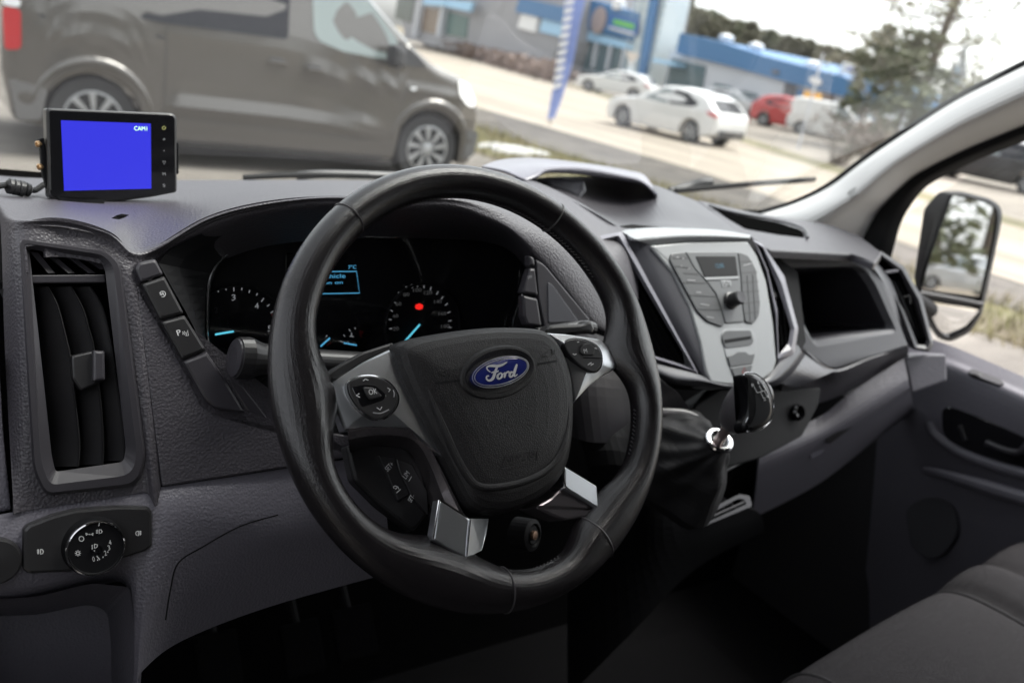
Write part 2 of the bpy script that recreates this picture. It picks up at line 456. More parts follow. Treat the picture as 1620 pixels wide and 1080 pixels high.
# stitching along the inside of the rim
bm = bmesh.new()
for i in range(260):
    th = 360 * i / 260
    if abs(ang_d(th, 181)) < 22 or abs(ang_d(th, 6)) < 20 or abs(ang_d(th, -116)) < 26 or abs(ang_d(th, -55)) < 20: continue
    a0, a1 = math.radians(th), math.radians(th + .8)
    r = .1629
    add_tube(bm, [wp(r * math.cos(a0), r * math.sin(a0), .0015), wp((r - .0006) * math.cos((a0 + a1) / 2), (r - .0006) * math.sin((a0 + a1) / 2), 0), wp(r * math.cos(a1), r * math.sin(a1), -.0015)], .0005, 5)
finish('stitching', bm, M['seam'], rim)['kind'] = 'stuff'
# ---- airbag cover
AB = [(621, 549), (632, 540), (660, 532), (700, 525), (740, 519.5), (782, 516.5), (822, 517), (848, 519), (864, 524), (878, 536), (890, 556), (899, 580), (905, 610), (907, 645), (905, 690), (899, 728), (888, 755), (870, 776), (842, 795), (812, 808), (788, 812), (766, 811), (750, 806), (738, 795), (722, 766), (700, 722), (676, 680), (652, 634), (634, 594), (624, 566)]
AB = [tuple(p) for p in cr([V(p) for p in AB], 3, closed=True)]
def uvof(px, py, h):
    p = WH.pt(px, py, h); return V((p.dot(WH.u), p.dot(WH.v)))
ab = [uvof(p[0], p[1], .006) for p in AB]
cen = sum(ab, V((0, 0))) / len(ab)
def abl(s, h): return [wp(*(cen + (q - cen) * s), h) for q in ab]
prof = [(1.0, -.030), (1.005, -.008), (1.0, .000), (.985, .006), (.955, .0105), (.90, .0140), (.82, .0165), (.70, .0185), (.55, .0200), (.38, .0208), (.2, .021), (.06, .021)]
airbag = loft('airbag_cover', [abl(s, h) for s, h in prof], M['airbag'], sw)
def abh(q):
    """height of the cover at wheel-plane point q"""
    best = 1.0
    m = len(ab)
    d = q - cen
    for i in range(m):
        a, b = ab[i] - cen, ab[(i + 1) % m] - cen
        det = d.x * (b.y - a.y) - d.y * (b.x - a.x)
        if abs(det) < 1e-12: continue
        t = (a.x * (b.y - a.y) - a.y * (b.x - a.x)) / det
        u = (a.x * d.y - a.y * d.x) / det
        if t > 0 and -1e-6 <= u <= 1 + 1e-6: best = 1 / t; break
    for (s0, h0), (s1, h1) in zip(prof[:-1], prof[1:]):
        if s1 <= best <= s0: return h0 + (h1 - h0) * (s0 - best) / max(s0 - s1, 1e-6)
    return prof[-1][1] if best < .1 else .0
def on_cover(px, py, dh=0.0):
    h = .016
    for _ in range(6):
        q = uvof(px, py, h + dh); h = abh(q)
    return wp(q.x, q.y, h + dh)
rp = cr([V(p) for p in [(668, 596), (682, 630), (703, 680), (722, 722), (738, 750), (752, 766), (772, 771), (810, 766), (850, 752), (877, 730), (892, 700), (898, 660), (899, 615)]], 6)
P = [on_cover(p.x, p.y, -.0012) for p in rp]
rad = [.0034 * min(1, i / 14 + .15, (len(P) - 1 - i) / 14 + .15) for i in range(len(P))]
tube('moulded_ridge', P, rad, M['airbag'], airbag, seg=12)
for a, b in (((689, 606), (734, 601)), ((851, 576), (880, 571))):
    P = [on_cover(a[0] + (b[0] - a[0]) * t / 8, a[1] + (b[1] - a[1]) * t / 8, -.0001) for t in range(9)]
    bm = bmesh.new(); add_ribbon(bm, P, NW, .0016, .0004)
    finish('horn_mark', bm, M['matte_black'], airbag, smooth=False)
# embossed horn symbols and airbag word
for grp in (([(694, 591), (706, 585), (712, 584), (712, 594), (706, 594), (694, 591)], [(716, 586), (724, 583)], [(716, 592), (724, 593)]),
            ([(856, 563), (866, 556), (872, 552), (874, 562), (867, 564), (856, 563)], [(878, 553), (876, 560)])):
    bm = bmesh.new()
    for path in grp: add_ribbon(bm, [on_cover(x, y, 0) for x, y in path], NW, .0006, .0004)
    finish('horn_symbol', bm, M['airbag'], airbag, smooth=False)
a, b = on_cover(797, 732, .0001), on_cover(846, 722, .0001)
bm = bmesh.new(); uu = (b - a).normalized(); vv = NW.cross(uu); add_text(bm, 'AIRBAG', a, uu, vv, (b - a).length, .0085)
r_ = bmesh.ops.extrude_face_region(bm, geom=bm.faces[:]); bmesh.ops.translate(bm, verts=[v for v in r_['geom'] if isinstance(v, bmesh.types.BMVert)], vec=NW * .0004)
for path in ([(793, 741), (848, 729), (850, 713)], [(794, 738), (799, 722), (848, 711)]):
    add_ribbon(bm, [on_cover(x, y, 0) for x, y in path], NW, .0006, .0004)
finish('airbag_word', bm, mat('embossed_plastic', (.022, .021, .022), .3), airbag, smooth=False)
# ---- oval badge
ec = uvof(790.8, 588.3, .022); eL, eR = uvof(746.9, 601.5, .022), uvof(835.3, 575.5, .022)
eu = (eR - eL).normalized(); ev = V((-eu.y, eu.x)); ea = (eR - eL).length / 2; ebb = ea * .405
def el(s, h, sx=None, k=64):
    return [wp(*(ec + eu * math.cos(2 * math.pi * j / k) * (ea * s if sx is None else ea + sx) + ev * math.sin(2 * math.pi * j / k) * (ebb * s if sx is None else ebb + sx)), h) for j in range(k)]
loft('badge_dimple', [el(1, .0195, .0105), el(1, .0222, .0085), el(1, .0225, .0065), el(1, .0205, .0035), el(1, .0192, .001)], M['airbag'], airbag)
badge = loft('badge', [el(1, .018, .0), el(1, .0235, .0), el(1, .0243, -.0008), el(1, .0248, -.003), el(.5, .0254), el(.1, .0256)], M['blue'], sw)
bm = bmesh.new()
def ering(r0, r1, h):
    L = [el(1, h, r0), el(1, h + .0006, r0), el(1, h + .0006, r1), el(1, h, r1)]; add_loft(bm, L, True, wrap=True)
ering(.0002, -.0006, .0237); ering(-.0015, -.0022, .0246)
finish('silver_outline', bm, M['alu'], badge)
# script lettering of the badge, stroke by stroke (crop pixels of the photograph)
def bp(x, y): return (620 + x / 3.6, 500 + y / 3.6)
BPL = Pl(NW * .0256, NW)
scr = [
    ([(560, 318), (545, 306), (540, 293), (552, 284), (575, 282), (600, 284), (625, 278), (645, 267), (655, 262)], [.6, .9, 1.1, 1.4, 1.9, 2.0, 1.7, 1.2, .6]),
    ([(603, 285), (594, 300), (585, 325), (577, 348), (566, 362), (550, 366), (538, 356), (540, 342), (552, 340)], [.9, 1.7, 2.1, 2.1, 1.9, 1.4, 1.2, 1.0, .8]),
    ([(566, 322), (580, 318), (598, 316), (606, 310)], [.7, 1.2, 1.2, .7]),
    ([(612, 326), (602, 338), (602, 352), (612, 356), (624, 346), (626, 332), (618, 324), (610, 328)], [1, 1.6, 1.7, 1.2, 1.5, 1.5, 1.1, .9]),
    ([(624, 330), (634, 328), (642, 322)], [.7, .8, .7]),
    ([(646, 320), (643, 335), (639, 351)], [1.3, 1.8, 1.2]),
    ([(643, 334), (652, 322), (662, 317), (668, 323)], [.8, 1.0, 1.4, 1.2]),
    ([(690, 322), (680, 318), (671, 328), (670, 342), (678, 346), (689, 336), (694, 322)], [.9, 1.3, 1.7, 1.6, 1.2, 1.4, 1.0]),
    ([(711, 274), (704, 295), (696, 322), (695, 337), (702, 341), (714, 331)], [1.2, 1.9, 1.9, 1.6, 1.1, .6]),
]
bm = bmesh.new()
for i, (pth, ws) in enumerate(scr):
    P = cr([BPL.pt(*bp(x, y), i * 3e-5) for x, y in pth], 6)
    wsd = [w.x for w in cr([V((w, 0)) for w in ws], 6)]
    add_ribbon(bm, P, NW, [w * .00115 for w in wsd], .0005)
finish('script_lettering', bm, mat('badge_silver', (.75, .75, .76), .3, metal=.6), badge, smooth=False)

# ---- metal spoke trim (left: switch plate, lower frame; right: plate and lower piece)
def wpan(name, pts, h0, h1, m, parent, bev=.0015, k=0, **kw):
    if k: pts = [tuple(p) for p in cr([V(p) for p in pts], k, closed=True)]
    return panel(name, pts, WH, h0, h1, m, parent, bev, **kw)
def dome(o_name, pts, h0, h1, rise, parent, slope=0.0):
    base = panel_loops(pts, WH, h0, h1, 0)
    P0 = base[1]; n_ = len(P0); c_ = sum(P0, V((0, 0, 0))) / n_
    L = [base[0], [p - NW * .003 for p in P0]]
    for s_ in (1.0, .985, .95, .88, .78, .64, .48, .3, .12):
        e = 1 - s_ ** 2
        L.append([c_ + (p - c_) * s_ + NW * (rise * e + (.0022 * (1 - ((s_ - .95) / .05) ** 2) - .0022 if s_ > .95 else 0)) for p in P0])
    L = [[p + NW * (slope * (p - c_).dot(WH.u)) for p in l] for l in L]
    return loft(o_name, L, M['alu'], parent, ang=60)
hub = loft('hub_back', [[wp(.075 * math.cos(t * math.pi / 16) * 1.05, .062 * math.sin(t * math.pi / 16) - .02, h) for t in range(32)] for h in (-.075, -.02, -.015)], M['matte_black'], sw, cap0=True)
lt = dome('left_spoke_plate', rnd([(622, 550), (578, 570), (534, 595), (527, 603), (527, 617), (536, 646), (548, 680), (600, 676), (645, 676), (700, 728), (672, 664), (640, 596)], [3, 8, 5, 3, 5, 8, 2, 8, 10, 1, 6, 6], 4), -.012, -.0005, .0032, sw, .09)
wpan('left_spoke_upper', rnd([(622, 541), (572, 557), (528, 582), (508, 599), (530, 603), (578, 573), (623, 553)], [2, 8, 6, 3, 3, 6, 2], 4), -.018, -.002, M['black'], lt, .002)
# curved frame under the plate that runs down to the lower spoke
fr_o = [(549, 678), (590, 674), (640, 676), (668, 690), (690, 726), (716, 778), (738, 820)]
fr_i = [(553, 716), (590, 706), (630, 706), (652, 716), (668, 744), (678, 785), (690, 832)]
o_ = cr([V(p) for p in fr_o], 5); i_ = cr([V(p) for p in fr_i], 5)
bm = bmesh.new()
L = []
for a, b in zip(o_, i_):
    A, B = WH.pt(a.x, a.y, -.0005), WH.pt(b.x, b.y, -.030)
    mid = WH.pt((a.x * .55 + b.x * .45), (a.y * .55 + b.y * .45), -.006)
    L.append([A - NW * .03, A, A * .7 + mid * .3 + NW * .0012, mid, mid * .5 + B * .5 + NW * .001, B, B - NW * .008])
add_loft(bm, L, closed=False)
M['dark_metal'] = mat('smoked_satin_metal', (.23, .21, .22), .26, metal=.9)
finish('lower_frame', bm, M['dark_metal'], sw, ang=50)
ll = wpan('lower_left_spoke', rnd([(695, 790), (744, 820), (741, 850), (738, 882), (710, 869), (685, 854)], [2, 2, 2, 2, 3, 2], 3), -.004, .0065, M['alu'], sw, .0022)
LLS = [WH.pt(744.5, 820, .006), WH.pt(773, 820, -.018), WH.pt(769, 845, -.012), WH.pt(762, 870, -.006), WH.pt(738.5, 882, .006)]
bm = bmesh.new(); add_loft(bm, [LLS, [p - NW * .012 - WH.u * .004 for p in LLS]], cap0=True, cap1=True); finish('side_facet', bm, M['alu'], ll, smooth=False)
bm = bmesh.new()
for a, b in (((695, 791), (685, 853)), ((696, 790), (738, 817)), ((744, 821), (738, 881))):
    add_tube(bm, [WH.pt(*a, .0062), WH.pt(*b, .0062)], .0008, 6)
finish('bright_edge', bm, M['chrome'], ll)
rt = dome('right_spoke_plate', rnd([(866, 526), (895, 528), (950, 536), (964, 549), (976, 575), (974, 584), (953, 595), (931, 612), (909, 636), (904, 600), (892, 556)], [2, 4, 6, 5, 4, 4, 6, 6, 2, 5, 8], 4), -.014, -.0005, .0042, sw)
LRP = Pl(WH.pt(920, 770, .004), V((.10, -.79, .60)))
lr = panel('lower_right_spoke', rnd([(893, 737), (945, 768), (947, 804), (893, 771)], [2, 2, 2, 3], 3), LRP, -.02, .0, M['alu'], sw, .0018)
wpan('lower_facet', rnd([(889, 770), (947, 805), (928, 818), (897, 823), (872, 815), (846, 802), (872, 787)], [3, 3, 3, 4, 3, 3, 3], 3), -.025, .001, M['dark_metal'], lr, .002)
bm = bmesh.new(); add_tube(bm, cr([LRP.pt(893, 738, .0), LRP.pt(891, 752, .0), LRP.pt(894, 767, .0), LRP.pt(902, 775, .0)], 5), .0007, 6); finish('bright_edge', bm, M['chrome'], lr)
# leather gaiter of the lower right spoke
# ---- switch pads
def pad(pts, nm, ringw=.0016):
    pts = [tuple(p) for p in cr([V(p) for p in pts], 4, closed=True)]
    L = panel_loops(pts, WH, 0, .004, .0)
    base = panel_loops(scl([V(p) for p in pts], 1.0), WH, -.009, .0062, .0012)
    rg = bmesh.new()
    outer = [p for p in panel_loops([tuple(p) for p in scl([V(p) for p in pts], 1.05)], WH, 0, .0048, 0)[1]]
    inner = [p for p in panel_loops(pts, WH, 0, .0058, 0)[1]]
    inn0 = [p for p in panel_loops(pts, WH, 0, -.008, 0)[1]]
    out0 = [p for p in panel_loops([tuple(p) for p in scl([V(p) for p in pts], 1.05)], WH, 0, -.008, 0)[1]]
    add_loft(rg, [out0, outer, inner, inn0], True)
    bm = bmesh.new(); add_loft(bm, base, cap1=True)
    for f in bmesh.ops.triangulate(bm, faces=[f for f in bm.faces if len(f.verts) > 4])['faces']: f.tag = True
    o = finish(nm, bm, M['black'], sw)
    finish('bright_ring', rg, M['chrome'], o)
    return o
def c3(x, y): return (400 + x / 4.5, 480 + y / 4.5)
lp = pad([c3(*p) for p in [(680, 570), (720, 535), (790, 515), (870, 518), (960, 555), (1018, 620), (1035, 680), (1015, 745), (960, 802), (890, 826), (820, 800), (750, 740), (692, 650)]], 'left_switch_pad')
# raised D-shaped ok key and its recess
wpan('key_recess', rnd([c3(*p) for p in [(700, 590), (790, 572), (870, 578), (930, 625), (958, 655), (930, 690), (860, 712), (775, 742)]], 4, 3), .003, .0064, M['piano'], lp, .0008)
okk = wpan('ok_key', rnd([c3(*p) for p in [(785, 592), (862, 594), (925, 655), (905, 668), (838, 686), (818, 662)]], 3, 3), .003, .0080, M['black'], lp, .0012)
text('ok_lettering', 'OK', c3(829, 650), c3(888, 641), WH, .0082, M['white_print'], okk, height=.0042)
strokes('arrow_marks', [[c3(785, 550), c3(800, 538), c3(822, 546)], [c3(757, 640), c3(736, 654), c3(762, 668)], [c3(958, 600), c3(978, 612), c3(966, 628)], [c3(882, 740), c3(906, 757), c3(918, 735)]], WH, .0063, .0006, M['white_print'], lp, smooth_line=False)
strokes('key_groove', [[c3(855, 776), c3(910, 780), c3(968, 754)], [c3(1003, 665), c3(1006, 640), c3(1000, 615)]], WH, .0063, .0008, M['grey_print'], lp)
def c6(x, y): return (620 + x / 3.6, 500 + y / 3.6)
rpad = pad([c6(*p) for p in [(984, 160), (1000, 138), (1050, 129), (1110, 140), (1162, 165), (1190, 205), (1196, 255), (1180, 300), (1150, 319), (1108, 305), (1060, 270), (1012, 220)]], 'right_switch_pad')
mk = wpan('mode_key', rnd([c6(*p) for p in [(1070, 190), (1088, 160), (1120, 150), (1160, 180), (1152, 222), (1090, 222), (1074, 208)]], 2, 3), .003, .0078, M['black'], rpad, .001)
text('mode_lettering', 'M', c6(1096, 210), c6(1114, 207), WH, .0080, M['white_print'], mk, height=.0038)
strokes('track_marks', [[c6(1030, 214), c6(1040, 220), c6(1050, 215)], [c6(1145, 184), c6(1155, 181), c6(1168, 186)], [c6(1115, 278), c6(1135, 264), c6(1132, 280), c6(1148, 270)], [c6(1055, 148), c6(1066, 146)]], WH, .0063, .0008, M['white_print'], rpad, smooth_line=False)
strokes('pad_split', [[c6(1090, 236), c6(1195, 240)]], WH, .0063, .0006, M['piano'], rpad, smooth_line=False)
# ---- cruise keys on the dark panel behind the left opening
cpan = wpan('cruise_switch_panel', rnd([(548, 704), (600, 702), (640, 704), (666, 735), (680, 785), (678, 812), (655, 842), (600, 800), (560, 760)], 6, 3), -.045, -.033, M['black'], sw, .003)
def c2(x, y): return (430 + x / 2.7, 500 + y / 2.7)
ck = wpan('cruise_key', rnd([c2(*p) for p in [(455, 592), (525, 600), (540, 650), (590, 760), (540, 790), (500, 690)]], 3, 3), -.033, -.029, M['black'], cpan, .001)
ck2 = wpan('cruise_key', rnd([c2(*p) for p in [(532, 608), (600, 628), (664, 745), (668, 850), (595, 765), (545, 660)]], 3, 3), -.033, -.0285, M['black'], cpan, .001)
for s, a, b, p in (('SET+', (495, 664), (522, 636), ck), ('LIM', (573, 696), (590, 672), ck2), ('SET-', (596, 796), (612, 768), ck2)):
    text('lettering', s, c2(*a), c2(*b), WH, -.0282, M['white_print'], p, height=.0042)
strokes('cruise_symbol', [[c2(522, 735), c2(518, 728), c2(526, 724), c2(538, 728), c2(543, 738)], [c2(528, 738), c2(536, 730)], [c2(532, 754), c2(550, 738)], [c2(585, 704), c2(597, 684)]], WH, -.0283, .0006, M['white_print'], cpan, smooth_line=False)
# column shroud behind the wheel
# ---- stalks
sg = thing('indicator_stalk', 'black indicator stalk with a flat rounded end, left of the steering wheel', 'stalk', PY(400, 570, .13))
a, b = PY(372, 566, .12), PY(470, 570, .13)
ax = (b - a).normalized()
L = []
for s, r, fl in ((0, .011, 1.3), (.001, .0135, 1.35), (.012, .0145, 1.3), (.024, .0125, 1.15), (.045, .0115, 1.0), (.11, .0115, .95), (.2, .011, .9)):
    c = a + ax * s; e1 = V((0, 0, 1)).cross(ax).normalized(); e2 = ax.cross(e1)
    L.append([c + e1 * r * math.cos(t * math.pi / 12) + e2 * r * fl * math.sin(t * math.pi / 12) for t in range(24)])
loft('stalk_arm', L, M['black'], sg, cap0=True)
loft('stalk_end', [[a - ax * h + (p - a) * s for p in L[1]] for s, h in ((.93, .0006), (.9, .002), (.5, .0026))], M['dash_fine'], sg)
sg2 = thing('wiper_stalk', 'black wiper stalk whose flat tip shows above the right spoke of the wheel', 'stalk', PY(900, 520, .14))
P = [PY(x, y, .12) for x, y in ((850, 530), (880, 524), (905, 520), (925, 517), (937, 519))]
tube('stalk_arm', cr(P, 4), [.009] * 17, M['black'], sg2, seg=14, flat=.8, up=(0, 0, 1))
bm = bmesh.new()
add_loft(bm, panel_loops(rnd([(860, 527), (872, 514), (925, 512), (931, 507), (937, 508), (942, 520), (938, 528), (915, 524), (880, 527)], 3, 3), Pl(PY(900, 520, .10), (0, -.9, .4)), -.014, .0, .003), cap0=True, cap1=True)
finish('stalk_tip', bm, M['black'], sg2)
# ================================================================== dashboard
dash = thing('dashboard', 'dark grey van dashboard with instrument cluster, vents, radio stack and open passenger shelf', 'dashboard', (0.43, 0.3, -0.2))
FL = Pl((-.28, .15, 0), (0, -.935, .355))
def F_(px, py, h=0.0): return FL.pt(px, py, h)
def polar(poly, c, n=96, k=0):
    P = [V(p) for p in poly]
    if k: P = cr(P, k, closed=True)
    out = []
    for i in range(n):
        a = 2 * math.pi * i / n; d = V((math.cos(a), math.sin(a))); best = None
        for j in range(len(P)):
            p, q = P[j] - V(c), P[(j + 1) % len(P)] - V(c)
            e = q - p; det = d.x * -e.y + d.y * e.x
            if abs(det) < 1e-9: continue
            t = (p.x * -e.y + p.y * e.x) / det; u = (d.x * p.y - d.y * p.x) / det
            if t > 0 and -1e-6 <= u <= 1 + 1e-6 and (best is None or t < best): best = t
        out.append(V(c) + d * (best or 1))
    return out
VO = [(30, 376), (167, 396), (190, 414), (231, 722), (220, 768), (72, 784), (52, 745)]
VI = [(46, 394), (156, 411), (166, 425), (199, 708), (196, 730), (88, 746), (82, 722)]
vent_hole = [tuple(p) for p in scl([V(p) for p in VO], .93)]
Y = PY
cols = [
    [Y(-14, 276, .74), Y(-10, 300, .5), Y(-4, 322, .30), Y(2, 380, .23), Y(8, 560, .17), Y(22, 812, .10)],
    [Y(30, 280, .74), Y(28, 308, .45), Y(24, 340, .215), F_(24, 376), F_(38, 560), F_(48, 806)],
    [Y(100, 283, .74), Y(100, 315, .42), Y(100, 348, .20), F_(100, 372), F_(118, 560), F_(140, 792)],
    [Y(170, 284, .74), Y(170, 318, .42), Y(172, 362, .198), F_(174, 392), F_(200, 560), F_(226, 778)],
    [Y(215, 285, .74), Y(215, 318, .42), Y(212, 384, .198), F_(211, 424), F_(232, 560), F_(254, 773)],
    [Y(260, 285, .74), Y(258, 318, .42), Y(250, 378, .20), Y(249, 403, .183), Y(262, 422, .20), Y(284, 446, .24)],
    [Y(330, 285, .74), Y(330, 311, .42), Y(328, 338, .205), Y(330, 355, .185), Y(340, 378, .20), Y(362, 408, .25)],
    [Y(420, 285, .74), Y(420, 302, .42), Y(415, 317, .205), Y(415, 331, .185), Y(420, 352, .20), Y(430, 388, .25)],
    [Y(520, 285, .74), Y(520, 297, .42), Y(520, 307, .21), Y(520, 319, .185), Y(525, 340, .20), Y(530, 378, .25)],
    [Y(620, 286, .74), Y(620, 294, .42), Y(620, 311, .21), Y(622, 323, .185), Y(622, 344, .20), Y(622, 376, .25)],
    [Y(711, 287, .68), Y(711, 294, .44), Y(711, 308, .215), Y(711, 321, .185), Y(710, 345, .20), Y(708, 378, .25)],
    [Y(780, 284, .56), Y(776, 298, .40), Y(774, 316, .22), Y(768, 338, .185), Y(766, 360, .20), Y(764, 382, .25)],
    [Y(838, 285, .44), Y(836, 305, .34), Y(826, 336, .22), Y(813, 362, .183), Y(810, 380, .20), Y(806, 396, .25)],
    [Y(909, 316, .38), Y(902, 342, .28), Y(884, 376, .20), Y(856, 402, .178), Y(848, 420, .19), Y(838, 432, .24)],
    [Y(962, 349, .32), Y(955, 380, .24), Y(930, 432, .18), Y(896, 452, .165), Y(886, 466, .175), Y(868, 486, .21)],
    [Y(992, 368, .28), Y(988, 410, .22), Y(968, 486, .165), Y(938, 506, .150), Y(926, 514, .16), Y(910, 520, .20)],
    [Y(1010, 420, .24), Y(1008, 480, .20), Y(985, 530, .16), Y(955, 524, .150), Y(945, 530, .165), Y(925, 540, .20)],
]
rows = [[c[i] for c in cols] for i in range(6)]
patch('top_pad', rows, M['dash'], dash, ku=8, kv=8, thick=.004, hole=vent_hole, ang=60)
# small notch in the pad behind the vent
panel('pad_notch', rnd([(183, 341), (193, 338), (205, 340), (196, 343)], 1, 2), FL.off(.0), -.002, .0165, M['matte_black'], dash, .0005)
# ---- left air vent
def lp_(pts, pl, h, r=6, n=4): return [pl.pt(p.x, p.y, h) for p in rnd(pts, r, n)]
vo = [10, 10, 14, 14, 22, 12, 18]; vi = [5, 5, 8, 6, 8, 6, 8]
def mixp(a, b, t): return [(p[0] * (1 - t) + q[0] * t, p[1] * (1 - t) + q[1] * t) for p, q in zip(a, b)]
vent = loft('air_vent', [lp_(VO, FL, -.004, vo), lp_(VO, FL, .003, vo), lp_(mixp(VO, VI, .12), FL, .0055, vo), lp_(mixp(VO, VI, .45), FL, .0055, vo), lp_(VI, FL, .0, vi), lp_(VI, FL, -.014, vi), lp_(VI, FL, -.05, vi)], M['dash_fine'], dash, ang=50)
vent.data.materials.append(M['matte_black']); vent.data.polygons[-1].material_index = 1
panel('divider_bar', rnd([(49, 435), (166, 434), (167, 447), (50, 448)], 1, 2), FL, -.03, -.002, M['dash_fine'], vent, .001)
for (x0, y0), (x1, y1) in (((47, 398), (76, 432)), ((62, 393), (108, 432)), ((95, 398), (140, 432)), ((128, 405), (158, 426))):
    bm = bmesh.new()
    a, b, c, d = FL.pt(x0, y0, -.004), FL.pt(x1, y1, -.004), FL.pt(x1 + 11, y1, -.006), FL.pt(x0 + 13, y0 + 1, -.006)
    bk = -FL.n * .022 + FL.u * .004
    add_loft(bm, [[a, b, c, d], [p + bk for p in (a, b, c, d)]], cap0=True, cap1=True)
    finish('slanted_slat', bm, M['dash_fine'], vent, smooth=False)
blades = [[(73, 453), (88, 483), (100, 527), (110, 573), (117, 640), (123, 700), (121, 738)],
          [(110, 453), (128, 487), (138, 520), (147, 556), (157, 640), (161, 700), (160, 735)],
          [(140, 453), (160, 487), (173, 540), (183, 607), (191, 665), (195, 710), (194, 729)]]
for bl in blades:
    P = cr([V(p) for p in bl], 5)
    Fp = [FL.pt(p.x, p.y, -.006) for p in P]
    bk = -FL.n * .034 - FL.u * .030; th = FL.u * .0022
    bm = bmesh.new(); add_loft(bm, [[p - FL.n * .002, p + th * .5, p + th * 1.0 - FL.n * .002, p + th + bk, p + bk] for p in Fp], True, True, True)
    finish('blade', bm, M['black'], vent, ang=30)
tabp = panel('slider_tab', rnd([(113, 563), (143, 556), (166, 555), (167, 601), (128, 618), (115, 600)], 3, 3), FL, -.012, .0015, M['black'], vent, .002)
panel('tab_grip', rnd([(147, 554), (166, 555), (167, 601), (147, 604)], 3, 3), FL, .001, .006, M['dash_fine'], tabp, .0022)
# ---- textured face panel, fillers
panel('face_panel', rnd([(216, 450), (226, 464), (258, 518), (292, 580), (322, 640), (345, 655), (420, 668), (560, 690), (560, 722), (445, 741), (257, 770), (246, 690)], 4, 3), FL, -.004, .0015, M['dash'], dash, .0018)
panel('backing', [(205, 440), (245, 445), (322, 590), (395, 668), (600, 676), (600, 730), (250, 775)], FL, -.02, -.006, M['matte_black'], dash, 0)
# ---- key strip left of the cluster
def key(nm, pts, mt, r=3, h=.006, par=None, b=.0028): return panel(nm, rnd(pts, r, 3), FL, -.006, h, mt, par or dash, b)
key('blank_key', [(213, 424), (218, 415), (247, 409), (260, 434), (223, 447)], M['dash_fine'], 4)
k1 = key('stop_start_key', [(224, 449), (261, 436), (292, 495), (254, 506)], M['black'])
k2 = key('parking_key', [(255, 509), (293, 498), (327, 553), (289, 569)], M['black'])
key('blank_key', [(290, 572), (328, 556), (353, 593), (388, 652), (342, 647), (324, 633)], M['dash_fine'], [3, 3, 6, 3, 10, 12])
key('blank_key', [(357, 596), (386, 608), (426, 662), (391, 653)], M['dash_fine'], 2, .002)
cc = (257.3, 465)
strokes('stop_start_symbol', [[(cc[0] + 4.6 * math.cos(a), cc[1] + 4.4 * math.sin(a)) for a in [math.radians(d) for d in range(-140, 121, 20)]], [(cc[0] - 4, cc[1] + 2), (cc[0] - 3, cc[1] - 3), (cc[0] - 5.5, cc[1] - 1)], [(255, 467), (257.5, 461.5), (259.6, 467)], [(256, 465.3), (258.8, 465.3)]], FL, .0061, .00045, M['white_print'], k1, smooth_line=False)
text('lettering', 'P', (281.5, 531), (287.5, 529), FL, .0061, M['white_print'], k2, height=.0046)
strokes('wave_marks', [[(288.5, 524.5), (290, 526.5), (289, 529)], [(291, 523.5), (293, 526.5), (291.5, 529.5)], [(294, 531), (297, 522), (298, 530.5), (294, 531)]], FL, .0061, .00045, M['white_print'], k2, smooth_line=False)
# ---- instrument cluster
CLP = Pl((0, .235, 0), (0, -.968, .25))
fun = [(262, 436), (252, 412), (300, 378), (400, 340), (520, 326), (640, 328), (720, 332), (790, 352), (842, 402), (858, 440), (850, 520), (830, 600), (600, 700), (440, 690), (392, 654), (330, 560), (295, 495)]
bez = [(325, 485), (329, 442), (345, 412), (378, 388), (430, 373), (500, 366.5), (570, 372), (630, 374), (690, 368), (740, 370), (790, 379), (824, 397), (837.5, 425), (833, 455), (816, 500), (800, 540), (700, 620), (560, 660), (430, 640), (352, 600), (327, 545)]
cc0 = (570, 480)
fo = polar(fun, cc0, 128, 3); fb = polar(bez, cc0, 128, 4)
clus = loft('instrument_cluster', [[FL.pt(p.x, p.y, -.008) for p in fo], [FL.pt(p.x * .6 + q.x * .4, p.y * .6 + q.y * .4, -.022) for p, q in zip(fo, fb)], [CLP.pt(p.x, p.y, .002) for p in fb], [CLP.pt(p.x * .985 + cc0[0] * .015, p.y * .985 + cc0[1] * .015, .0) for p in fb], [CLP.pt(p.x * .97 + cc0[0] * .03, p.y * .97 + cc0[1] * .03, -.03) for p in fb]], M['matte_black'], dash, ang=45)
tube('bezel_line', [CLP.pt(p.x * .99 + cc0[0] * .01, p.y * .99 + cc0[1] * .01, .0025) for p in fb], .0014, mat('dark_chrome', (.45, .45, .46), .16, metal=1.0), clus, closed=True, seg=8)
GF = CLP.off(-.028)
loft('cluster_lens', [[CLP.pt(p.x * .982 + cc0[0] * .018, p.y * .982 + cc0[1] * .018, -.004) for p in fb], [CLP.pt(p.x * .98 + cc0[0] * .02, p.y * .98 + cc0[1] * .02, -.005) for p in fb]], M['lens'], clus, cap0=False, cap1=True)
def c5(x, y): return (250 + x / 3.6, 340 + y / 3.6)
tach = lathe('rev_counter', GF.pt(374, 530, -.004), GF.n, [(.052, .0), (.052, .006), (.050, .007), (.0485, .002), (.002, .002)], M['matte_black'], clus, seg=48)
GT = GF.off(-.001)
tk = [((345, 440), (341, 430)), ((388, 428), (386, 420)), ((432, 434), (431, 412)), ((476, 428), (478, 414)), ((518, 444), (522, 428)), ((560, 458), (566, 446)), ((588, 494), (602, 474)), ((622, 520), (634, 510)), ((640, 558), (662, 546))]
strokes('tick_marks', [[c5(*a), c5(*b)] for a, b in tk] + [[c5(333, 758), c5(334, 768)]], GT, 0, .0009, M['gauge_print'], tach, smooth_line=False)
strokes('red_zone', [[c5(648, 560), c5(663, 598)], [c5(664, 604), c5(668, 640)]], GT, 0, .002, M['red_dim'], tach, smooth_line=False)
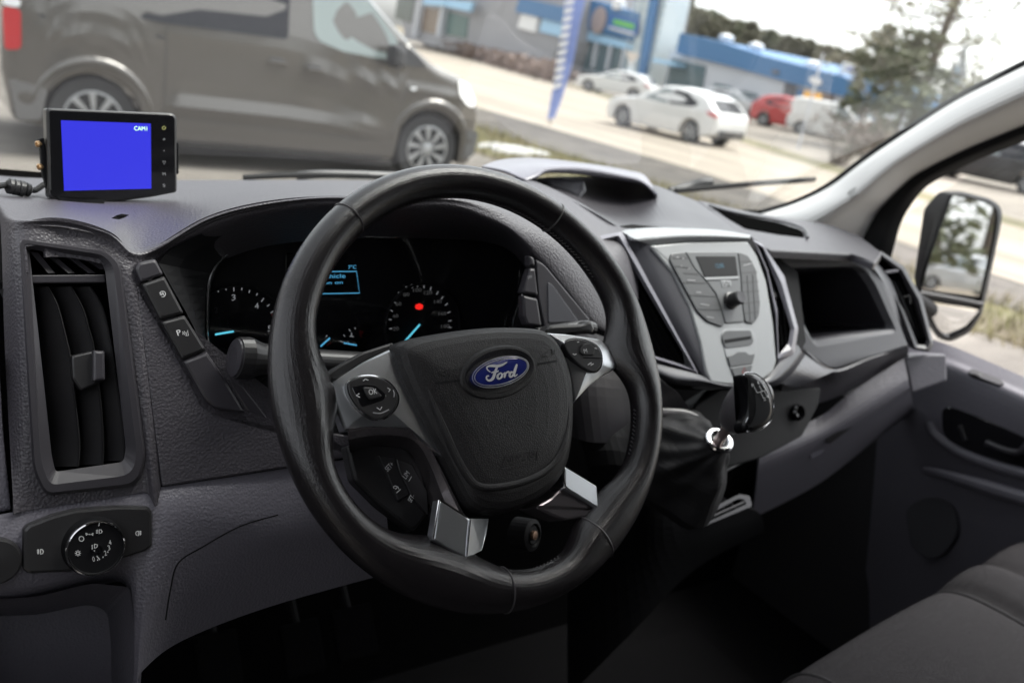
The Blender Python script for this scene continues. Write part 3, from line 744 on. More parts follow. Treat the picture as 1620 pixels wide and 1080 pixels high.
for s, a, b in (('3', (420, 488), (442, 484)), ('4', (552, 536), (574, 532)), ('5', (625, 664), (648, 660)), ('2', (322, 560), (342, 556))):
    text('numeral', s, c5(*a), c5(*b), GT, 0, M['gauge_print'] if s != '2' else M['dash_fine'], tach, height=.0058, slant=.12)
strokes('needle', [[c5(325, 680), c5(430, 662)]], GT, .004, .0018, M['needle'], tach, smooth_line=False, t=.001)
speedo = lathe('speedometer', GF.pt(667, 516, -.004), GF.n, [(.050, .0), (.050, .006), (.048, .007), (.0465, .002), (.002, .002)], M['matte_black'], clus, seg=48)
M['faint'] = mat('faint_print', (.16, .16, .165), .6, emit=(.5, .5, .5), estr=.02)
sc = (664.5, 513.5)
tks = [(630, 462), (642, 453), (651, 450), (660, 448), (671, 450), (682, 454), (693, 461), (701, 469), (708, 480), (712, 493), (714, 507), (714, 518), (622, 476), (617, 490), (615, 505), (616, 520)]
strokes('tick_marks', [[(x, y), (sc[0] + (x - sc[0]) * .91, sc[1] + (y - sc[1]) * .91)] for x, y in tks], GT, 0, .0009, M['gauge_print'], speedo, smooth_line=False)
for s, x, y, w in (('80', 638, 469, 10), ('100', 654, 462, 13), ('120', 671, 466, 13), ('140', 687, 480, 12), ('160', 694, 499, 12), ('180', 698, 519, 13), ('60', 626, 484, 9), ('40', 621, 503, 9), ('20', 622, 523, 9)):
    text('numeral', s, (x, y), (x + w, y - .8), GT, 0, M['faint'], speedo, height=.0040)
strokes('needle', [[(640, 540), (664, 513)]], GT, .004, .0017, M['needle'], speedo, smooth_line=False, t=.001)
bl = lathe('brake_lamp', GT.pt(663, 485, 0), GT.n, [(.0034, .0), (.0034, .0004), (.0005, .0005)], M['red_lamp'], clus, seg=24)
strokes('lamp_symbol', [[(663 + 2.6 * math.cos(math.radians(d)), 485 + 2.6 * math.sin(math.radians(d))) for d in range(0, 361, 30)], [(663, 483.3), (663, 485.4)]], GT, .0007, .0005, M['red_dim'], bl, smooth_line=False)
for x, y in ((659, 485), (667, 485)):
    strokes('lamp_bracket', [[(x, 481.6), (x + (-1.4 if x < 663 else 1.4), 485), (x, 488.4)]], GT, 0, .0008, M['red_lamp'], bl)
gauge = panel('fuel_and_temperature_panel', rnd([(495, 512), (590, 512), (582, 560), (490, 560)], 8, 3), GF, -.01, -.002, M['matte_black'], clus, .001)
strokes('needle', [[c5(925, 748), c5(978, 700)], [c5(1058, 728), c5(1130, 741)]], GT, .003, .0014, M['cyan'], gauge, smooth_line=False, t=.0008)
strokes('tick_marks', [[c5(956, 694), c5(963, 684)], [c5(1064, 690), c5(1056, 682)], [c5(1096, 662), c5(1086, 650)], [c5(1124, 650), c5(1121, 640)], [c5(1036, 718), c5(1056, 724)]], GT, 0, .0008, M['gauge_print'], gauge, smooth_line=False)
strokes('thermometer_symbol', [[c5(1102, 670), c5(1102, 690)], [c5(1092, 690), c5(1114, 692)]], GT, 0, .0009, M['gauge_print'], gauge, smooth_line=False)
strokes('fuel_warning_symbol', [[c5(958, 744), c5(975, 732), c5(985, 728)]], GT, 0, .0014, M['red_dim'], gauge, smooth_line=False)
strokes('warning_symbol', [[c5(1150, 660), c5(1165, 672), c5(1150, 682), c5(1160, 695)], [c5(1146, 672), c5(1168, 664)]], GT, 0, .0014, M['red_dim'], gauge, smooth_line=False)
text('numeral', '60', c5(1058, 738), c5(1088, 736), GT, 0, M['grey_print'], gauge, height=.0036)
disp = panel('trip_display', rnd([(452, 400), (562, 400), (572, 476), (452, 478)], 4, 3), GF, -.01, -.0015, M['piano'], clus, .0008)
strokes('display_frame', [[(462, 430), (564, 429.3), (568.8, 463.5), (462, 465.5), (462, 430)]], GT, .0002, .0009, M['cyan'], disp, smooth_line=False)
text('lettering', '7°C', c5(1084, 309), c5(1129, 307), GT, .0002, M['cyan'], disp, height=.0042)
text('lettering', 'Vehicle', (505, 440.5), (546.5, 439.5), GT, .0002, M['cyan'], disp, height=.0044)
text('lettering', 'ignition on', (486, 452), (542.5, 450.3), GT, .0002, M['cyan'], disp, height=.0040)
# ---- right hand key strip and panel
key('blank_key', [(838, 404), (846, 408), (847, 421), (839, 420)], M['dash_fine'], 2, .004)
k3 = key('traction_key', [(835, 436), (839, 424), (847, 424), (852, 468), (827, 463)], M['dash_fine'], 2, .004)
key('blank_key', [(828, 467), (851, 472), (858, 516), (834, 514), (829, 500)], M['dash_fine'], 2, .004)
text('lettering', 'OFF', (835, 441), (842, 440), FL, .0042, M['grey_print'], k3, height=.003)
panel('side_panel', rnd([(849, 410), (862, 418), (935, 506), (930, 516), (862, 520), (853, 470)], 3, 3), FL, -.008, .002, M['dash_fine'], dash, .002)
panel('side_recess', rnd([(867, 446), (874, 450), (916, 508), (868, 511)], 3, 3), FL, -.006, .003, M['stack_dark'], dash, .001)
patch('lower_centre_face', [[F_(845, 520, .0), F_(930, 524, .004), Y(1010, 560, .145), Y(1045, 600, .14)], [F_(860, 600, .0), F_(930, 610, .004), Y(1010, 618, .14), Y(1075, 625, .135), ], [F_(880, 680, -.02), F_(940, 700, -.02), Y(1020, 690, .14), Y(1100, 660, .15)]], M['dash_fine'], dash)
# ---- grey lower panel and headlight switch
def B_(px, py, h): return FL.pt(px, py, h)
cols = [
    [B_(-40, 820, -.002), B_(-40, 880, .003), B_(-40, 940, .0), B_(-40, 966, -.03)],
    [B_(30, 808, -.002), B_(40, 870, .003), B_(48, 930, .0), B_(54, 950, -.03)],
    [B_(130, 790, -.002), B_(135, 850, .003), B_(142, 905, .0), B_(146, 928, -.03)],
    [B_(205, 778, -.002), B_(205, 830, .003), B_(196, 896, .0), B_(204, 934, -.02)],
    [B_(250, 771, -.002), B_(246, 815, .005), B_(222, 900, .004), B_(212, 1090, .0)],
    [B_(292, 765, -.002), B_(280, 812, .006), B_(252, 905, .006), B_(226, 1060, .0)],
    [B_(350, 756, -.003), B_(345, 825, .004), B_(318, 925, -.012), B_(290, 1012, -.04)],
    [B_(450, 741, -.004), B_(445, 830, .0), B_(440, 890, -.02), B_(430, 958, -.05)],
    [B_(600, 718, -.006), B_(610, 800, -.005), B_(615, 850, -.025), B_(620, 905, -.06)],
]
patch('lower_panel', [[c[i] for c in cols] for i in range(4)], M['grey'], dash, ku=7, kv=9)
panel('door_side_strip', rnd([(-30, 560), (-2, 560), (6, 690), (18, 806), (-30, 818)], 3, 3), FL.off(-.012), -.02, .0, M['grey'], dash, .002)
cub = loft('storage_cubby', [[B_(x, y, .0) for x, y in rnd([(-60, 950), (55, 944), (146, 922), (205, 928), (216, 1010), (212, 1110), (-60, 1110)], 8, 3)], [B_(x, y, -.09) for x, y in rnd([(-50, 975), (60, 972), (140, 955), (170, 965), (176, 1020), (176, 1110), (-50, 1110)], 14, 3)]], M['grey'], dash)
strokes('flap_seam', [[(262, 980), (270, 930), (282, 890), (320, 865), (380, 832), (440, 814)]], FL, .004, .0012, M['matte_black'], dash)
hp = panel('headlight_switch', rnd([(37, 838), (44, 831), (85, 815), (123, 806), (190, 801), (236, 802), (241, 809), (241, 864), (232, 871), (190, 885), (120, 904), (44, 907), (36, 900)], [3, 3, 10, 10, 10, 3, 3, 3, 3, 10, 10, 3, 3], 3), FL, -.004, .010, M['black'], dash, .0022)
kc = FL.pt(147, 862, .010); kr = (FL.pt(196, 852, .02) - FL.pt(147, 862, .02)).length * .97
kn = lathe('switch_knob', kc, FL.n, [(kr * 1.05, -.002), (kr * 1.02, .003), (kr * .96, .012), (kr * .90, .0138), (kr * .86, .013), (kr * .4, .0128), (.001, .0128)], M['matte_black'], hp, seg=64)
lathe('chrome_ring', kc, FL.n, [(kr * .975, .0105), (kr * .985, .0125), (kr * .955, .0142), (kr * .92, .0146), (kr * .905, .0135)], M['chrome'], kn, seg=64, caps=False)
lathe('push_button', kc - FL.v * .001, FL.n, [(kr * .20, .012), (kr * .20, .0136), (kr * .18, .0142), (.001, .0142)], M['piano'], kn, seg=32)
def c4b(x, y): return (x / 2.842, 700 + y / 2.842)
KF = FL.off(.0232)
def circ_px(x, y, r, d0=0, d1=360, st=30): return [c4b(x + r * math.cos(math.radians(d)), y + r * math.sin(math.radians(d))) for d in range(d0, d1 + 1, st)]
strokes('light_symbols', [circ_px(366, 431, 11), [c4b(386, 405), c4b(394, 410), c4b(388, 416), c4b(386, 405)], [c4b(398, 411), c4b(407, 411)], [c4b(418, 405), c4b(411, 411), c4b(417, 417), c4b(418, 405)],
                          [c4b(446, 390), c4b(446, 408), c4b(456, 404), c4b(459, 398), c4b(455, 391), c4b(446, 390)], [c4b(432, 393), c4b(441, 391)], [c4b(432, 399), c4b(441, 398)], [c4b(432, 405), c4b(441, 404)],
                          circ_px(350, 496, 7)] + [[c4b(350 + 10 * math.cos(a), 496 + 10 * math.sin(a)), c4b(350 + 13.5 * math.cos(a), 496 + 13.5 * math.sin(a))] for a in [math.radians(d) for d in range(0, 360, 45)]] + [[c4b(447, 358), c4b(444, 374)]], KF, 0, .00055, M['white_print'], kn, smooth_line=False)
strokes('dip_symbol', [[c4b(424, 455), c4b(425, 474), c4b(436, 468), c4b(438, 458), c4b(424, 455)], [c4b(414, 458), c4b(414, 478)], [c4b(424, 482), c4b(425, 488)]], FL, .0245, .00055, M['white_print'], kn, smooth_line=False)
for s, x, y in (('0', 418, 535), ('1', 447, 527), ('2', 471, 508), ('3', 487, 484), ('4', 492, 460)):
    text('numeral', s, c4b(x, y), c4b(x + (10 if s != '1' else 4), y - 3), KF, 0, M['white_print'], kn, height=.0040)
strokes('dot_marks', [[c4b(x, y), c4b(x + 4, y - 1)] for x, y in ((437, 527), (461, 514), (483, 491))], KF, 0, .001, M['white_print'], kn, smooth_line=False)
strokes('fog_lamp_symbol', [[c4b(182, 478), c4b(182, 500), c4b(192, 497), c4b(195, 488), c4b(191, 480), c4b(182, 478)]] + [[c4b(167, 482 + i * 6), c4b(176, 481 + i * 6)] for i in range(3)] + [[c4b(171, 478), c4b(171, 500)]], FL, .0102, .0006, M['white_print'], hp, smooth_line=False)
strokes('rear_fog_symbol', [[c4b(622, 396), c4b(622, 418), c4b(613, 414), c4b(610, 407), c4b(613, 399), c4b(622, 396)]] + [[c4b(626, 399 + i * 6), c4b(635, 398 + i * 6)] for i in range(3)] + [[c4b(630, 395), c4b(630, 416)]], FL, .0102, .0006, M['white_print'], hp, smooth_line=False)
lathe('mirror_adjuster', FL.pt(-8, 884, .0), FL.n, [(.017, -.004), (.017, .010), (.0155, .013), (.001, .014)], M['black'], dash, seg=40)

# ================================================================== centre stack
ST = Pl((.48, .13, -.1), (0, -.824, .567))
panel('stack_backing', [(920, 366), (1000, 355), (1185, 372), (1262, 430), (1275, 540), (1240, 610), (1040, 605)], ST, -.09, -.05, M['matte_black'], dash, 0)
fas_px = [(1028, 388), (1085, 382.5), (1183, 381), (1199, 405), (1213, 445), (1224, 510), (1229, 572), (1223, 590), (1205, 602), (1155, 609), (1125, 606), (1117, 588), (1108, 542), (1092, 487), (1064, 431)]
fas = panel('radio_stack', rnd(fas_px, 5, 3), ST, -.03, .004, M['stack'], dash, .003)
patch('stack_top_edge', [[Y(980, 364, .29), Y(1030, 360, .29), Y(1083, 361, .29), Y(1140, 364, .288), Y(1188, 372, .28)], [ST.pt(1000, 376, .004), ST.pt(1030, 373, .006), ST.pt(1085, 370, .008), ST.pt(1140, 371, .008), ST.pt(1186, 375, .006)], [ST.pt(1028, 388, .0), ST.pt(1048, 386, .001), ST.pt(1085, 383, .001), ST.pt(1140, 381.6, .001), ST.pt(1184, 381, .0)]], M['stack'], dash)
LB = [(984, 367), (1003, 408), (1032, 462), (1062, 515), (1104, 591)]; RB = [(1028, 388), (1064, 431), (1092, 487), (1108, 542), (1118, 592)]
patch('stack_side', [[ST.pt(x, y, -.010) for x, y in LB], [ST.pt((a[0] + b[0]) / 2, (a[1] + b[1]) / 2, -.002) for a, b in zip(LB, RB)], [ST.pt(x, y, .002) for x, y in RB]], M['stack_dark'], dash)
LVO = [(928, 377), (984, 366), (1106, 592), (1020, 566)]; LVI = [(943, 388), (974, 378), (1094, 581), (1033, 562)]
def q4(pts, pl, h, r=4): return lp_(pts, pl, h, r, 3)
lv = loft('centre_vent', [q4(LVO, ST, -.014), q4(LVO, ST, -.004), q4(mixp(LVO, LVI, .5), ST, .001), q4(LVI, ST, -.006), q4(LVI, ST, -.05)], M['lav'], dash, ang=45)
lv.data.materials.append(M['matte_black']); lv.data.polygons[-1].material_index = 1
n_ = len(lv.data.polygons)
for p in list(lv.data.polygons)[n_ - 17:]: p.material_index = 1
for t in (.3, .55, .8):
    a = (943 + (974 - 943) * t, 386 - 8 * t); b = (1033 + 61 * t, 562 + 19 * t)
    bm = bmesh.new(); Fp = [ST.pt(a[0] + (b[0] - a[0]) * s / 8, a[1] + (b[1] - a[1]) * s / 8, -.022) for s in range(9)]
    add_loft(bm, [[p, p + ST.u * .002, p + ST.u * .002 - ST.n * .03, p - ST.n * .03] for p in Fp], True, True, True); finish('blade', bm, M['black'], lv, smooth=False)
RVO = [(1190, 378), (1207, 387), (1241, 437), (1263, 520), (1257, 560), (1230, 574), (1226, 500), (1212, 430)]; RVI = [(1198, 387), (1206, 393), (1231, 455), (1251, 520), (1247, 543), (1232, 561), (1230, 490), (1215, 428)]
rv = loft('centre_vent', [lp_(RVO, ST, -.02, 3, 3), lp_(RVO, ST, .0, 3, 3), lp_(mixp(RVO, RVI, .5), ST, .0045, 3, 3), lp_(RVI, ST, .0, 2, 3), lp_(RVI, ST, -.045, 2, 3)], M['lav'], dash, ang=45)
rv.data.materials.append(M['matte_black'])
for p in list(rv.data.polygons)[len(rv.data.polygons) - 33:]: p.material_index = 1
for dx in (-6, 2, 9):
    tube('blade', [ST.pt(1215 + dx, 425, -.012), ST.pt(1230 + dx, 480, -.012), ST.pt(1236 + dx, 545, -.012)], .0015, M['black'], rv, seg=6)
panel('vent_crossbar', rnd([(1219, 462), (1233, 462), (1236, 470), (1221, 470)], 1, 2), ST, -.02, -.004, M['black'], rv, .0008)
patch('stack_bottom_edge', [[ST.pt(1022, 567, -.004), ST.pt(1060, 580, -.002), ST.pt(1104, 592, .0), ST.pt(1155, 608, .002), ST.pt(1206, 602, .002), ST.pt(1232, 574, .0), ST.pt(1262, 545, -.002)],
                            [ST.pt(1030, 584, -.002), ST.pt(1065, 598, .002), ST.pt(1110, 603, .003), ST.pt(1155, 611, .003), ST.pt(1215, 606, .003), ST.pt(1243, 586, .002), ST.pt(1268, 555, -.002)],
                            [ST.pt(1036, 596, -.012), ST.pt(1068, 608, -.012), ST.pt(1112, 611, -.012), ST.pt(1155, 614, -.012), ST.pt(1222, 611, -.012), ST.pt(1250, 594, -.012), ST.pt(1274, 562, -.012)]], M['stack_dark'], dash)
# radio controls
def s_panel(nm, pts, h0, h1, m, par, r=3, b=.0012): return panel(nm, rnd(pts, r, 3), ST, h0, h1, m, par, b)
M['radio'] = mat('radio_key_plastic', (.055, .057, .060), .45)
M['radio_hi'] = mat('radio_centre_plastic', (.10, .104, .108), .42)
lw = s_panel('preset_keys', [(1062, 401), (1084, 398), (1098, 424), (1118, 446), (1132, 465), (1140, 486), (1147, 512), (1143, 517), (1119, 508), (1103, 492), (1060, 412)], .003, .0065, M['radio'], fas, 4)
s_panel('radio_centre', [(1085, 398), (1167, 398), (1172, 440), (1174, 480), (1178, 509), (1148, 511), (1141, 486), (1133, 464), (1119, 446), (1099, 424)], .003, .006, M['radio_hi'], fas, 3)
rw = s_panel('number_keys', [(1168, 398), (1184, 404), (1197, 427), (1203, 481), (1201, 500), (1192, 512), (1179, 509), (1175, 480), (1173, 440)], .003, .0065, M['radio'], fas, 4)
dsp = s_panel('radio_display', [(1101, 405), (1164, 405), (1168, 436), (1115, 438)], .005, .0068, mat('lcd_black', (.006, .006, .007), .55, spec=.2), fas, 2, .0006)
s_panel('display_lip', [(1114, 439), (1169, 437), (1169, 441), (1117, 443)], .005, .0075, M['stack'], dsp, 1, .0006)
text('lettering', '12:05', (1133, 424), (1146, 423), ST, .0069, mat('dim_lcd', (.01, .06, .09), .4, emit=(.02, .10, .16), estr=.25), dsp, height=.006)
kb = lathe('volume_knob', ST.pt(1155, 476, .006), ST.n, [(.0120, -.001), (.0118, .004), (.0098, .005), (.0094, .018), (.008, .0195), (.001, .0192)], M['black'], fas, seg=40)
lathe('knob_cap', ST.pt(1155, 476, .006), ST.n, [(.0084, .0192), (.0078, .0202), (.001, .0200)], M['dash_fine'], kb, seg=32)
emb = s_panel('badge_plate', [(1140, 443), (1156, 443), (1157, 452), (1143, 454)], .0055, .0068, M['stack'], fas, 1, .0005)
strokes('badge_mark', [[(1143, 446), (1146, 452), (1149, 445)], [(1150, 446), (1151, 452)], [(1153, 446), (1154, 452)]], ST, .0069, .0012, M['black'], emb, smooth_line=False)
strokes('key_gaps', [[(1068, 421), (1092, 424)], [(1064, 408), (1088, 408)], [(1082, 432), (1105, 434)], [(1079, 447), (1119, 448)], [(1092, 467), (1133, 469)], [(1102, 489), (1140, 490)]], ST, .0066, .0012, M['black'], lw, smooth_line=False)
strokes('key_gaps', [[(1170, 414), (1190, 414)], [(1173, 432), (1198, 430)], [(1174, 447), (1200, 445)], [(1175, 462), (1201, 460)], [(1176, 480), (1202, 477)], [(1177, 496), (1201, 493)], [(1182, 436), (1187, 508)], [(1191, 434), (1195, 505)]], ST, .0066, .0011, M['black'], rw, smooth_line=False)
strokes('key_print', [[(1070, 407), (1074, 407)], [(1079, 409), (1082, 409)], [(1077, 421), (1079, 421)], [(1088, 425), (1091, 425)], [(1087, 443), (1100, 444)], [(1101, 462), (1109, 463)], [(1108, 481), (1122, 483)], [(1118, 501), (1129, 503)], [(1176, 420), (1188, 417)]], ST, .0067, .0013, M['grey_print'], fas, smooth_line=False)
lowp = s_panel('lower_stack_panel', [(1141, 528), (1147, 520), (1189, 520), (1197, 534), (1197, 560), (1192, 590), (1180, 602), (1160, 596), (1148, 560)], .003, .005, M['stack'], fas, 4, .0008)
cds = s_panel('disc_slot', [(1142, 535), (1147, 523), (1188, 522), (1193, 541), (1188, 546), (1148, 551)], .0045, .0058, M['radio'], lowp, 4, .0006)
s_panel('slot_opening', [(1146, 537), (1188, 531), (1189, 536), (1147, 543)], .005, .0062, M['matte_black'], cds, 1, .0004)
b1 = s_panel('door_lock_key', [(1151, 564), (1161, 560), (1167, 556), (1180, 556), (1186, 561), (1195, 559), (1191, 575), (1156, 580)], .004, .0062, M['radio'], lowp, 2, .0008)
b2 = s_panel('hazard_key', [(1157, 582), (1191, 577), (1186, 594), (1163, 597)], .004, .0062, M['radio'], lowp, 3, .0008)
strokes('hazard_triangle', [[(1174, 590), (1177.5, 581), (1181.5, 589), (1174, 590)]], ST, .0063, .0014, M['red_dim'], b2, smooth_line=False)
# ---- tray with its cover on top of the dash
tray = patch('centre_tray', [[Y(820, 284, .50), Y(900, 279, .60), Y(980, 281, .62), Y(1036, 293, .58), Y(1070, 306, .54), Y(1102, 318, .50)], [Y(880, 306, .40), Y(930, 322, .47), Y(985, 325, .50), Y(1038, 318, .48), Y(1090, 332, .44), Y(1140, 345, .40)], [Y(940, 336, .33), Y(968, 347, .37), Y(1010, 352, .38), Y(1060, 352, .37), Y(1120, 362, .34), Y(1170, 367, .32)], [Y(985, 364, .29), Y(1000, 364, .29), Y(1040, 362, .29), Y(1083, 362, .29), Y(1140, 366, .288), Y(1188, 373, .28)]], M['dash_fine'], dash)
# cover: a hood with a thick front edge
TO = [(762, 263), (796, 252), (851, 250), (940, 260), (996, 270), (1018, 276), (1031, 291)]
TF = [(826, 282), (846, 274), (867, 264), (924, 264), (985, 275), (1014, 283), (1033, 300)]
TB = [(836, 286), (850, 281), (869, 274), (924, 277), (985, 286), (1018, 294), (1038, 312)]
dep = [(.55, .44, .445), (.60, .45, .455), (.64, .47, .475), (.66, .49, .495), (.66, .50, .505), (.65, .50, .505), (.60, .49, .495)]
patch('tray_cover', [[Y(p[0], p[1], d[0]) for p, d in zip(TO, dep)], [Y((p[0] * .45 + q[0] * .55), (p[1] * .6 + q[1] * .4) - 1, d[0] * .4 + d[1] * .6) for p, q, d in zip(TO, TF, dep)], [Y(p[0], p[1], d[1]) for p, d in zip(TF, dep)], [Y(p[0], p[1], d[2]) for p, d in zip(TB, dep)], [Y(p[0] * .7 + q[0] * .3, p[1] * .7 + q[1] * .3 + 3, d[2] + .06) for p, q, d in zip(TB, TO, dep)]], M['lav'], dash, ku=5, kv=5, ang=40)
panel('tray_cheek', rnd([(846, 290), (868, 279), (926, 284), (930, 302), (918, 316), (893, 305)], 3, 3), Pl(PY(900, 300, .50), (-.2, -.9, .4)), -.03, .0, M['stack_dark'], dash, .006)
# ---- passenger side
PP = Pl((.9, .24, -.04), (-.16, -.92, .36))
PO = [(1217, 397), (1350, 403), (1380, 418), (1398, 448), (1436, 547), (1317, 587), (1262, 548)]
PI = [(1238, 424), (1352, 421), (1366, 428), (1382, 452), (1414, 519), (1283, 537), (1266, 498)]
ro_ = [4, 14, 14, 14, 4, 14, 10]; ri_ = [5, 8, 8, 8, 8, 8, 12]
inn = lp_(PI, PP, 0, ri_)
ic = sum(inn, V((0, 0, 0))) / len(inn)
def deep(s, d, dz=0): return [ic + (p - ic) * s - PP.n * d + V((0, 0, dz)) for p in inn]
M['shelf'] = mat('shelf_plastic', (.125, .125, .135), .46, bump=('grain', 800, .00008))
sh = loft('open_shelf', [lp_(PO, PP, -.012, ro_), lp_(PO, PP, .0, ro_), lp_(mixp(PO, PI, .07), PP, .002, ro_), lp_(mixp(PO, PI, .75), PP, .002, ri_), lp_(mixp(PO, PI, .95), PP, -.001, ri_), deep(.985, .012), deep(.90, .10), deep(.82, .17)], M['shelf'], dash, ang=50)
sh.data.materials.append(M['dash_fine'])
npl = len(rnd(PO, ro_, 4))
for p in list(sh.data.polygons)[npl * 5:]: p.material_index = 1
p_, q_ = PY(1250, 396, .262), PY(1250, 346, .52)
TP = Pl(p_, V((0, -(q_.z - p_.z), q_.y - p_.y)).normalized(), up=(0, 1, 0))
panel('passenger_top', rnd([(1184, 380), (1217, 395), (1350, 402), (1384, 416), (1396, 400), (1362, 374), (1319, 357), (1267, 348), (1190, 336), (1102, 316), (1140, 345)], 3, 3), TP, -.012, .0, M['dash'], dash, .003)
fs = panel('defrost_slot', rnd([(1126, 327), (1160, 338), (1232, 352), (1268, 364), (1274, 375), (1232, 370), (1180, 361), (1150, 344)], 4, 3), TP, -.002, .0015, mat('slot_black', (.003, .003, .003), .9, spec=.0), dash, .0005)
bm = bmesh.new(); add_tube(bm, cr([TP.pt(x, y, .004) for x, y in ((1122, 325), (1160, 336), (1234, 350), (1271, 362), (1278, 376))], 5), .0022, 8); finish('slot_lip', bm, M['dash_fine'], fs)
EV = Pl(PY(1430, 480, .235), V((-.30, -.88, .36)))
EO = [(1374, 408), (1392, 396), (1430, 421), (1459, 471), (1477, 544), (1470, 557), (1444, 552), (1422, 490)]; EI = [(1387, 414), (1395, 409), (1423, 432), (1448, 478), (1466, 538), (1463, 546), (1452, 545), (1430, 490)]
ev = loft('end_vent', [lp_(EO, EV, -.02, 3, 3), lp_(EO, EV, .0, 3, 3), lp_(mixp(EO, EI, .45), EV, .004, 3, 3), lp_(EI, EV, .0, 2, 3), lp_(EI, EV, -.04, 2, 3)], M['dash_fine'], dash, ang=45)
ev.data.materials.append(M['matte_black'])
for p in list(ev.data.polygons)[len(ev.data.polygons) - 33:]: p.material_index = 1
tube('vent_crossbar', [EV.pt(1400, 431, .0), EV.pt(1420, 428, .0)], .003, M['lav'], ev)
tube('slider_tab', [EV.pt(1428, 470, .001), EV.pt(1438, 468, .004), EV.pt(1440, 480, .001)], .0022, M['black'], ev)
for dx in (-8, 0, 8): tube('blade', [EV.pt(1422 + dx, 445, -.012), EV.pt(1440 + dx, 485, -.012), EV.pt(1457 + dx * .6, 535, -.012)], .0015, M['black'], ev, seg=6)
patch('end_flank', [[Y(1378, 418, .255), Y(1398, 448, .245), Y(1418, 500, .23), Y(1436, 547, .215)], [EV.pt(1384, 412, -.004), EV.pt(1410, 445, -.004), EV.pt(1430, 500, -.004), EV.pt(1446, 553, -.004)]], M['shelf'], dash)
patch('under_edge', [[Y(1240, 596, .16), Y(1266, 552, .185), Y(1317, 588, .18), Y(1380, 567, .195), Y(1437, 549, .21)], [Y(1236, 618, .18), Y(1285, 612, .20), Y(1325, 605, .205), Y(1380, 585, .21), Y(1437, 564, .22)], [Y(1225, 650, .21), Y(1285, 640, .23), Y(1330, 625, .23), Y(1380, 600, .23), Y(1437, 572, .23)]], M['dash_fine'], dash)
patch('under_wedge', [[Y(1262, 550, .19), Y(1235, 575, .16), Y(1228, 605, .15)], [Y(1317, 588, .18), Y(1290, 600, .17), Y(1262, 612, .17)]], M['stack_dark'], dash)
gb = patch('glovebox', [[Y(1205, 690, .23), Y(1291, 662, .225), Y(1350, 618, .215), Y(1430, 566, .205)], [Y(1200, 735, .215), Y(1290, 695, .205), Y(1360, 655, .19), Y(1438, 605, .17)], [Y(1196, 775, .235), Y(1292, 725, .225), Y(1370, 675, .205), Y(1442, 622, .18)], [Y(1190, 820, .27), Y(1295, 765, .28), Y(1380, 700, .29), Y(1446, 650, .29)]], M['grey'], dash)
panel('glovebox_latch', rnd([(1282, 712), (1290, 703), (1305, 706), (1302, 716), (1283, 727)], 2, 3), Pl(PY(1293, 713, .218), (0, -.95, -.2)), -.004, .003, M['lav'], gb, .001)
panel('latch_recess', rnd([(1305, 695), (1352, 664), (1356, 670), (1312, 703)], 2, 3), Pl(PY(1330, 683, .200), (-.1, -.95, -.1)), -.006, .002, M['black'], gb, .001)
panel('end_cap', rnd([(1430, 567), (1470, 560), (1498, 560), (1499, 602), (1443, 622)], 3, 3), Pl(PY(1465, 590, .19), (-.4, -.85, .3)), -.05, .0, M['grey'], dash, .004)
# ---- console under the stack
cons = panel('socket_panel', rnd([(1100, 640), (1140, 614), (1230, 616), (1300, 612), (1296, 640), (1270, 690), (1205, 725), (1150, 740), (1110, 760), (1080, 700)], 6, 3), Pl(PY(1200, 650, .17), (0, -.9, .43)), -.03, .0, M['matte_black'], dash, .003)
for x, y, r in ((1259, 652, .0115), (1202, 690, .011), (1233, 682, .008)):
    lathe('power_socket', PY(x, y, .165), (0, -.9, .43), [(r * 1.1, -.004), (r * 1.1, .006), (r * .9, .009), (r * .8, .002), (.001, .0)], M['piano'], cons, seg=28)
panel('socket_ledge', rnd([(1145, 735), (1205, 708), (1238, 690), (1240, 697), (1150, 745)], 2, 3), Pl(PY(1195, 715, .165), (0, -.6, .8)), -.01, .0, M['dash_fine'], cons, .002)
patch('console_side', [[Y(905, 655, .16), Y(960, 640, .15), Y(1040, 640, .15), Y(1100, 650, .16)], [Y(930, 760, .12), Y(990, 760, .10), Y(1060, 790, .10), Y(1140, 780, .13)], [Y(900, 900, .20), Y(990, 890, .15), Y(1070, 860, .13), Y(1200, 810, .22)], [Y(900, 1100, .3), Y(1000, 1000, .25), Y(1100, 900, .25), Y(1210, 840, .30)]], M['matte_black'], dash)
FV = Pl(PY(1150, 808, .13), (0, -.85, .53))
fo_ = [(1104, 836), (1120, 806), (1170, 781), (1186, 784), (1190, 800)]; fi_ = [(1116, 827), (1126, 811), (1168, 788), (1178, 790), (1181, 797)]
fvn = loft('foot_vent', [lp_(fo_, FV, -.004, 3, 3), lp_(fo_, FV, .003, 3, 3), lp_(fi_, FV, .003, 2, 3), lp_(fi_, FV, -.01, 2, 3)], M['dash_fine'], dash, ang=40)
fvn.data.materials.append(M['matte_black']); fvn.data.polygons[-1].material_index = 1
tube('slat', [FV.pt(1118, 820, .001), FV.pt(1178, 793, .001)], .0015, M['dash_fine'], fvn, seg=6)
for t in (.25, .5, .75): tube('slat', [FV.pt(1122 + 52 * t - 4, 812 - 22 * t, .0), FV.pt(1120 + 60 * t, 826 - 28 * t, .0)], .001, M['dash_fine'], fvn, seg=6)
lathe('foot_vent_screw', FV.pt(1109, 826, .002), FV.n, [(.004, 0), (.0035, .003), (.001, .004)], M['chrome'], fvn, seg=12)
